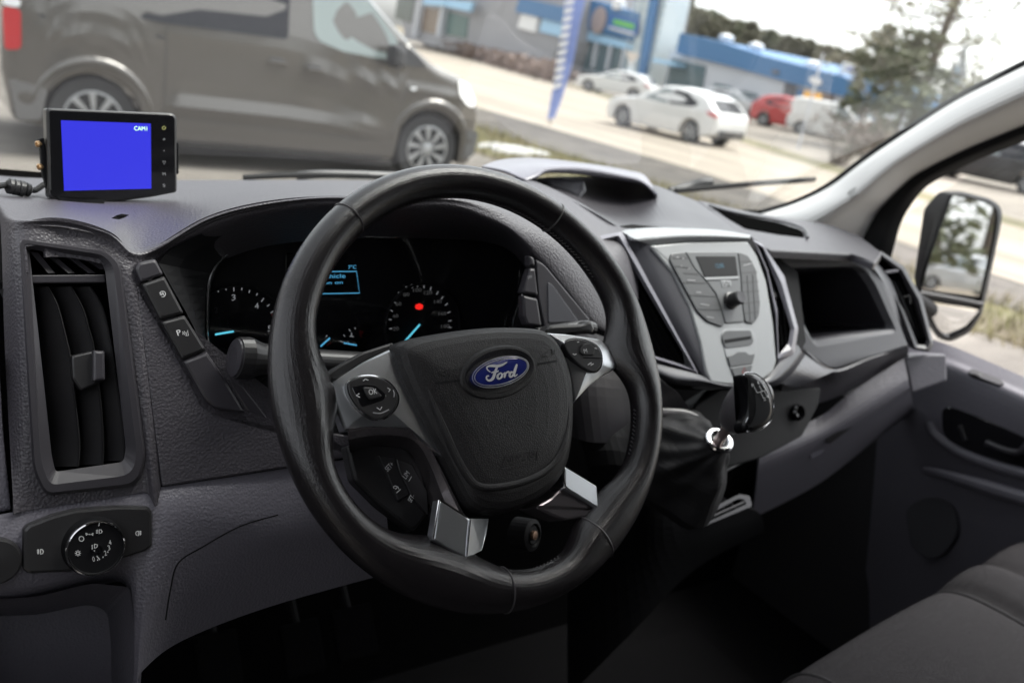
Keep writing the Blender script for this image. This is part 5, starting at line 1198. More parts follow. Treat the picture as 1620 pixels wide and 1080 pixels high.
sheet('dealer_lot', 20, 120, -20, 160, .006, M['far_lot'], 20, 60, edge=lambda y: (far_edge(y) + 1.2, 140))
# snow patch
bm = bmesh.new()
c = G(812, 240)
ring = []
for i in range(40):
    a = 2 * math.pi * i / 40; r = 1 + .25 * math.sin(3 * a + 1) + .15 * math.sin(7 * a)
    ring.append((c.x + .55 * r * math.cos(a) , c.y + .32 * r * math.sin(a)))
L = [[V((c.x + (x - c.x) * s, c.y + (y - c.y) * s, gz(x, y) + .012 + h)) for x, y in ring] for s, h in ((1, .0), (.9, .03), (.6, .06), (.2, .07))]
add_loft(bm, L, True, False, True)
tag(finish('snow_patch', bm, mat('dirty_snow', (.50, .495, .48), .7, bump=('noise', 20, .03), var=.1, vscale=6)), 'small melting snow patch on the dry grass in front of the grey van', 'snow patch')
# grass blades
bm = bmesh.new(); rg = random.Random(3)
for i in range(9000):
    y = rg.uniform(-1.5, 16); x = rg.uniform(5.9, 8.4 - .12 * max(0, 8 - y)); z = gz(x, y) + .008
    h = rg.uniform(.05, .16) * (1.4 if rg.random() < .1 else 1); a = rg.uniform(0, 6.28); w = .006; lean = rg.uniform(.2, .9) * h
    dx, dy = math.cos(a), math.sin(a)
    v0 = bm.verts.new((x - dy * w, y + dx * w, z)); v1 = bm.verts.new((x + dy * w, y - dx * w, z)); v2 = bm.verts.new((x + dx * lean, y + dy * lean, z + h))
    bm.faces.new((v0, v1, v2))
gb_ = finish('dry_grass', bm, ground_mat('straw_blades', (.22, .18, .085), (.18, .18, .07), 1.5), smooth=False, recalc=False)
gb_['label'] = 'short dry yellow grass along the verge'; gb_['category'] = 'grass'; struct(gb_, 'stuff')

# ================================================================== vehicles
M['tyre'] = mat('tyre_rubber', (.028, .028, .029), .75)
M['alloy'] = mat('alloy_wheel', (.40, .41, .42), .32, metal=.6)
M['tail_red'] = mat('red_lamp_glass', (.45, .012, .018), .15, coat=.6)
M['lamp_clear'] = mat('clear_lamp_glass', (.75, .77, .78), .12, coat=.8)
M['lamp_lit'] = mat('lit_headlamp', (.8, .8, .8), .2, emit=(1, .97, .92), estr=.25)
M['dark_glass'] = mat('dark_tinted_glass', (.012, .013, .017), .05, spec=.28)
M['car_glass'] = mat('car_window_glass', (.16, .19, .19), .06, coat=.5)
M['trim_blk'] = mat('black_trim', (.03, .03, .032), .5)
def paint(name, c, metal=0.0, rough=.32): return mat(name, c, rough, metal=metal, coat=.5)
def wheel(par, x, y, r, w, rim_r, spokes=5, side=-1, swirl=.0, name='wheel'):
    ax = V((0, side, 0)); o = V((x, y, r))
    bm = bmesh.new(); add_lathe(bm, o, ax, [(rim_r, -w), (r * .93, -w), (r, -w * .85), (r, -w * .15), (r * .94, 0), (rim_r * 1.02, -.004), (rim_r * .98, -.03), (.02, -.03)], 40)
    wt = finish(name, bm, M['tyre'], par)
    bm = bmesh.new()
    add_lathe(bm, o, ax, [(rim_r * .98, -.02), (rim_r, .002), (rim_r * .93, .004), (rim_r * .90, -.015)], 40, caps=False)
    add_lathe(bm, o, ax, [(rim_r * .22, -.03), (rim_r * .22, -.004), (rim_r * .15, .002), (.001, .002)], 20)
    for k in range(spokes):
        a = 2 * math.pi * k / spokes
        def pp(rad, da, h): return o + V((math.cos(a + da) * rad, 0, math.sin(a + da) * rad)) + ax * h
        w0, w1 = 1.8 / spokes, 1.15 / spokes
        add_loft(bm, [[pp(rim_r * .18, -w0, -.02), pp(rim_r * .18, w0, -.02), pp(rim_r * .18, w0, -.006), pp(rim_r * .18, -w0, -.006)],
                      [pp(rim_r * .93, swirl - w1, -.02), pp(rim_r * .93, swirl + w1, -.02), pp(rim_r * .93, swirl + w1, -.004), pp(rim_r * .93, swirl - w1, -.004)]], True, True, True)
    finish('rim', bm, M['alloy'], wt, ang=30)
    return wt
def vehicle(name, label, cat, spec, group=None, detail=True):
    """spec: side outline (x,z), half width, belt height, tumblehome and lists of panels; built at the origin, x forward"""
    root = thing(name, label, cat, (0, 0, 0), group)
    out = [V(p) for p in spec['outline']]; hw = spec['hw']; belt = spec['belt']; tum = spec.get('tum', .3)
    xa = min(p.x for p in out); xb = max(p.x for p in out); xm = (xa + xb) / 2; hl = (xb - xa) / 2
    bulges = spec.get('bulges', [])
    def skin(x, z):
        bl_ = sum(am * math.exp(-((z - bz - sl * (x - bx0)) / bw) ** 2) * min(1, max(0, (x - bx0) / .12)) * min(1, max(0, (bx1 - x) / .25)) for bx0, bx1, bz, sl, am, bw in bulges)
        e = max(0, abs(x - xm) - hl * .72) / (hl * .28)
        s = .10 * e * e * (hw / .9)
        lowz = max(0, .45 - z) * .10
        return hw + bl_ - tum * max(0, z - belt) ** 1.15 - s - lowz - .02 * math.cos((z - .6) * 3) ** 2 * 0
    pts = rnd(out, spec.get('round', .05), 3)
    m_ = len(pts)
    def span(x):
        zs = []
        for i in range(m_):
            a, b = pts[i - 1], pts[i]
            if (a.x > x) != (b.x > x): zs.append(a.y + (b.y - a.y) * (x - a.x) / (b.x - a.x))
        return (min(zs), max(zs)) if zs else None
    x0 = min(p.x for p in pts); x1 = max(p.x for p in pts)
    ns = 130; st = []
    for i in range(ns + 1):
        t = i / ns; e = .5 - .5 * math.cos(math.pi * t)
        st.append(x0 + (x1 - x0) * (.0008 + .9984 * (t * .55 + e * .45)))
    rings = []
    for x in st:
        zb, zt = span(x); side = []
        for k in range(19):
            t = k / 18; t = t * .6 + (.5 - .5 * math.cos(math.pi * t)) * .4
            z = zb + (zt - zb) * t; rr = .09
            d = zt - z; dr = rr * (1 - math.sqrt(max(0, 1 - max(0, 1 - d / rr) ** 2))) if d < rr else 0
            d2 = z - zb; dr += .03 * max(0, 1 - d2 / .05) ** 2
            ex = min(x - x0, x1 - x); dr += .10 * max(0, 1 - ex / .10) ** 2
            side.append((max(skin(x, z) - dr, .1), z))
        yt = side[-1][0]
        top_ = [(yt * c, zt + .03 * (1 - c * c)) for c in (.8, .4, 0, -.4, -.8)]
        r = [V((x, -y, z)) for y, z in side] + [V((x, -y, z)) for y, z in top_] + [V((x, y, z)) for y, z in side[::-1]]
        rings.append(r)
    bm = bmesh.new(); add_loft(bm, rings, True, True, True)
    body = finish('body', bm, spec['paint'], root, ang=50)
    for nm, poly, m, sides, lift in spec.get('side', []):
        for sd_ in sides:
            P = rnd([V(p) for p in poly], .035, 3)
            q = [V((p.x, sd_ * (skin(p.x, p.y) + lift), p.y)) for p in P]
            b = [V((p.x, sd_ * (skin(p.x, p.y) - .02), p.y)) for p in P]
            bm = bmesh.new(); add_loft(bm, [b, q], True, False, True)
            bmesh.ops.triangulate(bm, faces=[f for f in bm.faces if len(f.verts) > 4])
            finish(nm, bm, m, root, smooth=False)
    for nm, p0, p1, wf, m, lift in spec.get('cross', []):
        # pane lying on the outline between two points
        a, b = V(p0), V(p1); d = (b - a).normalized(); n = V((-d.y, d.x))
        if n.y < 0 and abs(n.y) > .15: n = -n
        elif abs(n.y) <= .15: n = V((math.copysign(1, a.x - xm), n.y)) * 1.0
        q = []
        for k in range(5):
            t = k / 4; p = a + (b - a) * t + n * lift
            w_ = (skin(p.x, p.y) - .07) * wf
            q.append([V((p.x, -w_, p.y)), V((p.x + n.x * .015, -w_ * .5, p.y + n.y * .015)), V((p.x + n.x * .02, 0, p.y + n.y * .02)), V((p.x + n.x * .015, w_ * .5, p.y + n.y * .015)), V((p.x, w_, p.y))])
        bm = bmesh.new(); vv = [[bm.verts.new(x) for x in r] for r in q]
        for r0, r1 in zip(vv[:-1], vv[1:]):
            for i in range(4): bm.faces.new((r0[i], r0[i + 1], r1[i + 1], r1[i]))
        o = finish(nm, bm, m, root)
        md = o.modifiers.new('thickness', 'SOLIDIFY'); md.thickness = .01; md.offset = 0
    for x in spec['wheels']:
        for sd_ in (-1, 1):
            wheel(root, x, sd_ * (hw - .06), spec['wr'], .2, spec['wr'] * .66, spec.get('spokes', 5), sd_, spec.get('swirl', 0))
    return root, skin
def copy_tree(o, parent=None):
    c = o.copy(); COL.objects.link(c)
    if parent: c.parent = parent
    for ch in list(o.children): copy_tree(ch, c)
    return c
def place(o, p, heading):
    """heading: direction of the front, degrees from +x"""
    o.location = p; o.rotation_euler = (0, 0, math.radians(heading))
def arch(cx, r, zc, n=9, zlo=.2):
    a0 = math.asin(max(-1, min(1, (zlo - zc) / r)))
    return [(cx + r * math.cos(a0 + (math.pi - 2 * a0) * i / n), zc + r * math.sin(a0 + (math.pi - 2 * a0) * i / n)) for i in range(n + 1)]
# ---- grey people carrier parked across the nose of the cab; its own x = world x, z up from the lot
OZ = 1.15
gv_out = [(.40, .27), (.33, .62), (.335, 1.16), (.40, 1.70), (.52, 1.90), (1.2, 1.945), (2.5, 1.95), (2.88, 1.86), (3.23, 1.60), (3.51, 1.375), (3.72, 1.22), (3.90, 1.12), (4.25, 1.035), (4.41, .90), (4.50, .74), (4.55, .52), (4.54, .30), (4.46, .20)]
gv_out += arch(3.945, .385, .335, 9, .2)[0:] + [(3.5, .185), (1.4, .20)] + arch(.945, .36, .335, 9, .24) + [(.55, .26)]
GP_ = paint('grey_van_paint', (.112, .105, .097), .45, .20)
M['gv_glass'] = mat('pale_window_glass', (.20, .24, .235), .08, coat=.4)
S = (-1,); B2 = (-1, 1)
# pixel tracing helper onto the flank
def gp(*pp): return [tuple((lambda q: (q.x, q.z + OZ))(PY(x, y, 7.06))) for x, y in pp]
spec = dict(outline=gv_out, hw=.95, belt=1.12, tum=.20, round=.05, paint=GP_, ctr=(2.4, .95), wheels=[.945, 3.945], wr=.335, spokes=9, swirl=.22, bulges=[(1.45, 3.45, .52, -.02, .022, .075), (2.55, 4.3, .93, -.045, .014, .05), (.5, 1.45, .95, .0, .012, .06)],
    side=[('rear_side_window', [(.62, 1.72), (.60, 1.20), (1.42, 1.135), (2.44, 1.155), (2.455, 1.70)], M['dark_glass'], B2, .004),
          ('front_door_window', [(2.64, 1.70), (2.67, 1.25), (2.72, 1.18), (2.95, 1.125), (3.46, 1.105), (3.47, 1.30), (3.10, 1.66), (2.98, 1.72)], M['gv_glass'], B2, .004),
          ('quarter_trim', [(3.49, 1.30), (3.49, 1.10), (3.62, 1.08), (3.80, 1.10), (3.70, 1.18)], M['trim_blk'], B2, .006),
          ('slide_rail', [(.56, 1.045), (.56, 1.07), (1.45, 1.04), (1.45, 1.015)], M['trim_blk'], B2, .003),
          ('door_gap', [(1.452, 1.12), (1.458, 1.12), (1.458, .45), (1.452, .40)], M['trim_blk'], B2, .002),
          ('door_gap', [(2.545, 1.68), (2.552, 1.68), (2.548, .25), (2.541, .25)], M['trim_blk'], B2, .002),
          ('door_gap', [(3.50, 1.08), (3.506, 1.08), (3.52, .75), (3.514, .75)], M['trim_blk'], B2, .002),
          ('sill_trim', [(1.45, .37), (1.50, .41), (3.30, .37), (3.40, .33), (3.44, .24), (1.45, .24)], GP_, B2, .025),
          ('sill_skirt', [(1.42, .30), (3.46, .26), (3.46, .20), (1.42, .215)], M['trim_blk'], B2, .006),
          ('bumper_corner', [(.37, .58), (.62, .54), (.58, .30), (.42, .28)], mat('grey_van_bumper', (.14, .137, .135), .5), B2, .006),
          ('front_bumper', [(4.36, .56), (4.53, .54), (4.52, .30), (4.38, .26)], mat('dark_bumper', (.09, .09, .09), .5), B2, .006),
          ('tail_lamp', [(.335, 1.42), (.44, 1.40), (.45, 1.165), (.34, 1.15)], M['tail_red'], B2, .012),
          ('tail_lamp', [(.335, 1.085), (.45, 1.08), (.45, .80), (.345, .78)], M['tail_red'], B2, .012),
          ('reversing_lamp', [(.337, 1.145), (.45, 1.155), (.45, 1.09), (.337, 1.09)], M['lamp_clear'], B2, .011),
          ('side_repeater', [(3.64, .90), (3.70, .905), (3.71, .88), (3.65, .87)], M['lamp_clear'], B2, .012),
          ('headlamp', [(4.16, 1.03), (4.28, .99), (4.40, .86), (4.41, .78), (4.32, .79), (4.20, .88)], M['lamp_lit'], B2, .012)],
    cross=[('windscreen', (2.95, 1.81), (3.78, 1.18), .93, M['car_glass'], .006), ('rear_screen', (.345, 1.2), (.40, 1.72), .85, M['dark_glass'], .006)])
gv, gskin = vehicle('grey_van', 'grey nine-seat van with alloy wheels parked broadside beyond the windscreen, headlamp lit', 'van', spec)
hub_ = bpy.data.objects
for (x, z, nm) in ((2.36, .955, 'slide_door_handle'), (2.69, .935, 'door_handle')):
    y = -(gskin(x, z) + .012)
    h = box(nm, (x, y, z), (.17, .03, .028), GP_, gv, None, .008); box('handle_cup', (x, y + .012, z + .012), (.12, .02, .05), M['trim_blk'], h, None, .01)
m_ = box('door_mirror', (3.40, -1.08, 1.155), (.13, .16, .20), M['trim_blk'], gv, Matrix.Rotation(.2, 3, 'Z'), .05)
tube('mirror_arm', [V((3.44, -1.0, 1.12)), V((3.52, -.94, 1.10))], .035, M['trim_blk'], m_)
# flared lips of the wheel arches and the flank crease
for cx, r, zc in ((.945, .43, .36), (3.945, .44, .35)):
    P = []
    for i in range(19):
        a = math.radians(8 + 164 * i / 18); x, z = cx + r * math.cos(a), zc + r * math.sin(a)
        P.append(V((x, -(gskin(x, z) - .012), z)))
    tube('arch_flare', P, [.016 + .022 * math.sin(math.pi * i / 18) for i in range(19)], GP_, gv, flat=.8)
for pts_ in ():
    P = cr([V((x, -(gskin(x, z) - .004), z)) for x, z in pts_], 5)
    tube('flank_crease', P, [.003 + .006 * math.sin(math.pi * i / (len(P) - 1)) for i in range(len(P))], GP_, gv)
place(gv, V((0, 7.06 + .95, -1.15)), 0)
# ---- passenger cars
def hatch_spec(p, L=4.1, H=1.45, hw=.88):
    k = L / 4.1; h = H / 1.45
    o = [(-2.0, .35), (-2.04, .55), (-2.03, .78), (-1.97, .94), (-1.80, 1.08), (-1.56, 1.28), (-1.25, 1.385), (-.55, 1.45), (.06, 1.41), (.62, 1.12), (.90, .98), (1.40, .90), (1.78, .82), (1.98, .68), (2.05, .50), (2.04, .30), (1.92, .22)]
    o += arch(1.30, .36, .32, 8, .2) + [(.92, .19), (-.85, .19)] + arch(-1.22, .36, .32, 8, .22) + [(-1.65, .26)]
    sc_ = lambda q: [(x * k, z * h) for x, z in q]
    return dict(outline=sc_(o), hw=hw, belt=.92 * h, tum=.42, round=.07, paint=p, ctr=(0, .72 * h), wheels=[1.30 * k, -1.22 * k], wr=.315, spokes=5,
        side=[('front_window', sc_([(.58, .98), (.02, 1.33), (-.28, 1.36), (-.28, .95)]), M['car_glass'], B2, .004),
              ('rear_window', sc_([(-.34, .95), (-.34, 1.36), (-.85, 1.32), (-1.34, 1.10), (-1.2, .99)]), M['dark_glass'], B2, .004),
              ('tail_lamp', sc_([(-1.66, .96), (-2.0, .92), (-2.02, .80), (-1.74, .86)]), M['tail_red'], B2, .008),
              ('headlamp', sc_([(1.62, .82), (1.90, .74), (1.96, .62), (1.70, .68)]), M['lamp_clear'], B2, .008)],
        cross=[('windscreen', sc_([(.10, 1.385)])[0], sc_([(.66, 1.105)])[0], .93, M['car_glass'], .006), ('rear_screen', sc_([(-1.93, .975)])[0], sc_([(-1.58, 1.265)])[0], .86, M['dark_glass'], .006),
               ('rear_bumper', sc_([(-2.03, .30)])[0], sc_([(-2.045, .50)])[0], .9, M['trim_blk'], .01)])
def sedan_spec(p):
    s = hatch_spec(p, 4.6, 1.43, .9)
    return s
def van_spec(p, L=4.4, H=1.82, hw=.9, glazed=False):
    k = L / 4.4; h = H / 1.82
    o = [(-2.1, .35), (-2.15, .6), (-2.12, 1.2), (-2.02, 1.72), (-1.8, 1.81), (.2, 1.82), (.62, 1.72), (1.25, 1.18), (1.85, 1.02), (2.12, .80), (2.2, .50), (2.16, .28), (2.0, .22)]
    o += arch(1.45, .36, .32, 8, .2) + [(1.05, .19), (-.9, .19)] + arch(-1.35, .36, .32, 8, .22) + [(-1.8, .26)]
    sc_ = lambda q: [(x * k, z * h) for x, z in q]
    s = dict(outline=sc_(o), hw=hw, belt=1.0 * h, tum=.16, round=.07, paint=p, ctr=(0, .85 * h), wheels=[1.45 * k, -1.35 * k], wr=.32, spokes=5,
        side=[('front_window', sc_([(1.12, 1.16), (.60, 1.62), (.22, 1.66), (.22, 1.12)]), M['car_glass'], B2, .004),
              ('tail_lamp', sc_([(-2.1, 1.25), (-1.98, 1.25), (-2.0, .9), (-2.13, .9)]), M['tail_red'], B2, .008),
              ('headlamp', sc_([(1.75, .98), (2.05, .84), (2.12, .68), (1.85, .78)]), M['lamp_clear'], B2, .008)],
        cross=[('windscreen', sc_([(.68, 1.68)])[0], sc_([(1.22, 1.21)])[0], .93, M['car_glass'], .006), ('front_bumper', sc_([(2.19, .34)])[0], sc_([(2.2, .56)])[0], .9, M['trim_blk'], .01)])
    if glazed: s['side'].append(('rear_window', sc_([(.12, 1.12), (.12, 1.66), (-1.8, 1.62), (-1.9, 1.18)]), M['dark_glass'], B2, .004))
    return s
WHITE = paint('white_car_paint', (.62, .62, .61)); RED = paint('red_car_paint', (.42, .03, .03)); BLACK = paint('black_car_paint', (.02, .02, .022)); SILVER = paint('silver_car_paint', (.42, .43, .44), .5)
def mid(*ps): return sum(ps, V((0, 0, 0))) / len(ps)
fw, rw_ = G(983, 201), G(1088, 226)
hd = math.degrees(math.atan2(fw.y - rw_.y, fw.x - rw_.x))
hat, _ = vehicle('white_hatchback', 'white hatchback driving along the light road beyond the grass verge', 'car', hatch_spec(WHITE))
place(hat, mid(fw, rw_) + V((.70, 0, 0)), hd)
c1, _ = vehicle('white_coupe', 'low white coupe parked along the far kerb before the glass tower', 'car', sedan_spec(WHITE))
place(c1, G(958, 150) + V((1, .3, 0)), 118)
c2, _ = vehicle('red_car', 'small red car parked before the white wall of the blue building', 'car', hatch_spec(RED, 3.9, 1.62))
place(c2, G(1250, 209) + V((1, 1, 0)), -62)
c3_, _ = vehicle('white_panel_van', 'white panel van parked right of the small red car', 'van', van_spec(WHITE, 4.2, 1.72, .88))
place(c3_, G(1332, 229) + V((2.4, 2.6, 0)), -62)
c4_, _ = vehicle('silver_estate', 'silver car parked half hidden behind the white hatchback', 'car', sedan_spec(SILVER))
place(c4_, G(1160, 183) + V((1, 1, 0)), -62)
c5_, _ = vehicle('dark_car', 'dark car with red tail lamp parked beside the brown hedge by the shop', 'car', hatch_spec(BLACK, 4.4, 1.5))
place(c5_, G(772, 90), -40)
c6_, _ = vehicle('white_box_van', 'white box van parked beyond the road behind the blue banner', 'van', van_spec(WHITE, 6.2, 2.6, 1.05))
place(c6_, G(850, 108) + V((2, 3, 0)), -50)
c7_, _ = vehicle('black_estate', 'black estate car with red tail lamp seen through the passenger window', 'car', hatch_spec(BLACK, 4.6, 1.55))
place(c7_, G(1572, 300) + V((1.5, 1.0, 0)), 100)
c8_, _ = vehicle('small_white_car', 'small white car parked behind the grey bush right of the panel van', 'car', hatch_spec(WHITE, 3.9, 1.5))
place(c8_, G(1372, 232) + V((2, 2, 0)), -70)
mrd = V((.25, -.965, 0)).normalized()
sv, _ = vehicle('silver_suv', 'silver sport utility car reflected in the passenger door mirror', 'car', van_spec(SILVER, 4.5, 1.65, .92, True))
MIRROR_AT = PX(1515, 445, 1.50)
# ================================================================== buildings
def wall_poly(name, pp, pl, depth, m, par, h=0.0): return panel(name, pp, pl, h - depth, h, m, par, 0, smooth=False)
fb0, fb1 = G(1330, 217), G(1150, 178)
fd = (fb1 - fb0); fd.z = 0
fn = V((0, 0, 1)).cross(fd).normalized()
if fn.dot(CAM - fb0) < 0: fn = -fn
BF = Pl(fb0, fn)
M['fascia'] = mat('blue_cladding', (.045, .155, .33), .5, var=.05, vscale=.3)
M['cladding'] = mat('pale_cladding', (.52, .54, .58), .55, var=.05, vscale=.5)
M['shop_glass'] = mat('shop_glass', (.10, .15, .17), .08, coat=.3)
M['tower_glass'] = mat('tower_glass', (.58, .63, .63), .35)
M['dark_wall'] = mat('dark_grey_wall', (.12, .12, .135), .7)
M['sign_yellow'] = mat('yellow_sign', (.80, .45, .03), .5)
M['sign_green'] = mat('green_sign', (.16, .58, .06), .5)
M['sign_white'] = mat('white_sign', (.78, .78, .78), .5)
M['awning'] = mat('light_blue_awning', (.33, .55, .75), .5)
bl_ = thing('blue_dealership', 'long low dealership building with a blue fascia, white wall and glazed corner tower', 'building', G(1235, 198))
def down(x, y): return (x - (y - 1e-9) * 0, y)
wall_poly('white_wall', [(1060, 78), (1245, 122), (1362, 150), (1352, 232), (1236, 206), (1045, 160)], BF, 12, M['cladding'], bl_)
wall_poly('blue_fascia', [(1076, 52), (1136, 65), (1210, 89), (1278, 108), (1336, 122), (1362, 133), (1357, 159), (1321, 150), (1241, 129), (1163, 107), (1080, 87), (1069, 83)], BF, 11, M['fascia'], bl_, .35)
for pp in ([(1130, 132), (1156, 137), (1153, 154), (1127, 149)], [(1173, 143), (1198, 149), (1195, 166), (1170, 160)]):
    w_ = wall_poly('window', pp, BF, .1, M['shop_glass'], bl_, .08)
    wall_poly('window_bar', [(pp[0][0] - .5, (pp[0][1] + pp[3][1]) / 2 - 1), (pp[1][0], (pp[1][1] + pp[2][1]) / 2 - 1), (pp[1][0] - .3, (pp[1][1] + pp[2][1]) / 2 + 1), (pp[0][0] - .8, (pp[0][1] + pp[3][1]) / 2 + 1)], BF, .05, M['cladding'], w_, .12)
wall_poly('dark_doorway', [(1242, 131), (1260, 136), (1256, 156), (1238, 152)], BF, .1, M['dark_wall'], bl_, .08)
wall_poly('roller_door', [(1298, 146), (1318, 151), (1312, 190), (1292, 186)], BF, .1, mat('brown_door', (.16, .12, .11), .6), bl_, .08)
wall_poly('blue_door', [(1262, 140), (1271, 142), (1264, 184), (1256, 182)], BF, .1, M['fascia'], bl_, .09)
wall_poly('showroom_glass', [(1062, 92), (1116, 105), (1109, 150), (1050, 138)], BF, .1, M['shop_glass'], bl_, .10)
wall_poly('oval_sign', rnd([(1281, 122), (1290, 121), (1299, 128), (1297, 135), (1287, 134), (1280, 128)], 4, 3), BF, .1, M['sign_white'], bl_, .5)
wall_poly('fascia_emblem', rnd([(1221, 110), (1232, 112), (1231, 118), (1220, 116)], 2, 2), BF, .1, M['dark_wall'], bl_, .45)
rs = wall_poly('roof_sign', rnd([(1333, 98), (1367, 109), (1363, 126), (1329, 115)], 2, 2), BF, .3, M['sign_white'], bl_, -1.0)
wall_poly('sign_marks', [(1342, 106), (1358, 111), (1357, 116), (1341, 111)], BF, .05, mat('blue_print', (.10, .16, .55), .5), rs, -.95)
tube('sign_strut', [BF.pt(1335, 114, -1.2), BF.pt(1316, 124, -3)], .10, M['cladding'], bl_, seg=6)
tube('sign_strut', [BF.pt(1360, 124, -1.2), BF.pt(1360, 134, -1.2)], .10, M['cladding'], bl_, seg=6)
lathe('roof_fan', BF.pt(1284, 112, -2), (0, 0, 1), [(.3, -.3), (.3, .1), (.5, .2), (.5, .45), (.1, .6)], M['sign_white'], bl_, seg=16)
for x, y in ((1148, 66), (1195, 80)): lathe('roof_fan', BF.pt(x, y, -2), (0, 0, 1), [(.3, -.8), (.3, .0), (.5, .1), (.5, .35), (.1, .5)], M['sign_white'], bl_, seg=16)
tw = wall_poly('glass_tower', [(1012, -60), (1066, -60), (1055, 0), (1036, 85), (1022, 134), (984, 128), (1003, 66)], BF, 2.0, M['tower_glass'], bl_, .5)
bm = bmesh.new()
for t in range(0, 5):
    x0, x1 = 1006 + 11.5 * t, 980 + 9 * t
    add_tube(bm, [BF.pt(x0 + 6, -40, .55), BF.pt(x1 + 4, 128, .55)], .07, 4)
for y in range(-40, 130, 14):
    add_tube(bm, [BF.pt(1004 - (y * .13), y - 4, .55), BF.pt(1055 - y * .22, y + 8, .55)], .06, 4)
finish('tower_glazing_bars', bm, mat('tower_bars', (.42, .52, .58), .5), tw)
tube('blue_column', [BF.pt(1040, -30, .9), BF.pt(1014, 126, .9)], .35, M['fascia'], bl_, seg=8)
wall_poly('left_fascia', [(915, -6), (1013, 22), (1003, 66), (905, 40)], BF, 1.2, M['fascia'], bl_, .6)
wall_poly('left_shopfront', [(905, 40), (1003, 66), (990, 124), (880, 108)], BF, 1.0, M['shop_glass'], bl_, .2)
wall_poly('shop_lintel', [(912, 44), (1003, 70), (1000, 80), (910, 60)], BF, .5, M['awning'], bl_, .5)
for x in (938, 960, 982): tube('mullion', [BF.pt(x + 9, 58 + (x - 938) * .25, .35), BF.pt(x, 108 + (x - 938) * .2, .35)], .18, M['cladding'], bl_, seg=4)
gs = wall_poly('green_wall_sign', [(965, 22), (1010, 34), (1007, 57), (962, 45)], BF, .1, mat('deep_blue_board', (.03, .12, .36), .5), bl_, .75)
for i in range(6):
    x = 971 + i * 5.6; y = 30.5 + i * 1.45
    wall_poly('sign_letter', [(x, y), (x + 4.2, y + 1), (x + 3.4, y + 9), (x - .8, y + 8)], BF, .05, M['sign_green'], gs, .80)
wall_poly('sign_underline', [(963, 42), (1003, 53), (1002.6, 56), (962.5, 45)], BF, .05, M['sign_white'], gs, .80)
lathe('round_wall_sign', BF.pt(948, 33, .65), fn, [(1.0, 0), (1.0, .1), (.8, .12), (.01, .12)], mat('round_sign', (.35, .28, .27), .5), bl_, seg=24)
lathe('roof_lamp', BF.pt(978, 16, .5), (0, 0, 1), [(.5, 0), (.5, .6), (.1, .8)], M['sign_white'], bl_, seg=10)
wall_poly('entrance_canopy', [(1033, 92), (1070, 100), (1068, 105), (1031, 98)], BF, .8, M['awning'], bl_, 1.2)
# second building, left
lb = thing('grey_shop', 'grey shop building with light blue awnings and a lime green sign, left of the banner', 'building', G(750, 86))
BL = Pl(BF.p0 + fn * 3.0, fn)
wall_poly('grey_wall', [(625, -70), (900, -60), (885, 60), (868, 118), (640, 62)], BL, 12, mat('grey_render', (.30, .30, .315), .7, var=.06, vscale=.4), lb)
wall_poly('blue_band', [(822, -4), (900, 14), (893, 38), (815, 19)], BL, .4, M['fascia'], lb, .4)
wall_poly('white_panel', [(826, 19), (852, 24), (846, 52), (818, 44)], BL, .2, M['sign_white'], lb, .2)
wall_poly('grey_blue_panel', [(858, 30), (890, 38), (884, 58), (853, 50)], BL, .2, M['awning'], lb, .2)
for pp in ([(671, -3), (707, -1), (703, 10), (668, 7)], [(709, -1), (748, 3), (743, 19), (704, 11)]):
    wall_poly('awning', pp, BL, .3, M['awning'], lb, 1.2)
for pp, m in (([(671, 12), (697, 16), (692, 55), (666, 49)], mat('warm_window', (.22, .17, .13), .2)), ([(709, 19), (741, 27), (737, 61), (705, 55)], mat('green_window', (.10, .17, .16), .15)), ([(630, -10), (656, -5), (650, 36), (624, 30)], mat('dim_window', (.12, .14, .13), .2))):
    wall_poly('shop_window', pp, BL, .1, m, lb, .1)
for x in (662, 700): tube('shop_pillar', [BL.pt(x + 6, 0, .4), BL.pt(x - 4, 58, .4)], .45, M['cladding'], lb, seg=4)
gsn = thing('green_pylon_sign', 'tall lime green pylon sign standing behind the pine by the grey shop', 'sign', G(790, 88))
GPp = Pl(G(790, 90) + V((0, 0, 0)), fn)
wall_poly('sign_board', [(786, 20), (808, 25), (800, 84), (780, 80)], GPp, .4, M['sign_green'], gsn)
for i in range(3): wall_poly('pale_mark', rnd([(788 - i * 2, 34 + i * 12), (800 - i * 2, 37 + i * 12), (798 - i * 2, 43 + i * 12), (787 - i * 2, 40 + i * 12)], 2, 2), GPp, .05, mat('pale_green', (.55, .75, .35), .5), gsn, .06)
yp = G(1283, 212)
YP = Pl(yp, fn)
ys_ = thing('yellow_sign', 'square yellow sign standing behind the white panel van', 'sign', yp)
wall_poly('board', [(1272, 144), (1297, 149), (1292, 174), (1267, 168)], YP, .15, M['sign_yellow'], ys_)
wall_poly('dark_mark', [(1279, 154), (1289, 156), (1287, 163), (1277, 161)], YP, .04, mat('faded_brown_print', (.55, .30, .02), .6), ys_, .05)
tube('post', [YP.pt(1277, 170, -.1), yp + V((0, 0, -.02))], .08, M['dark_wall'], ys_, seg=6)
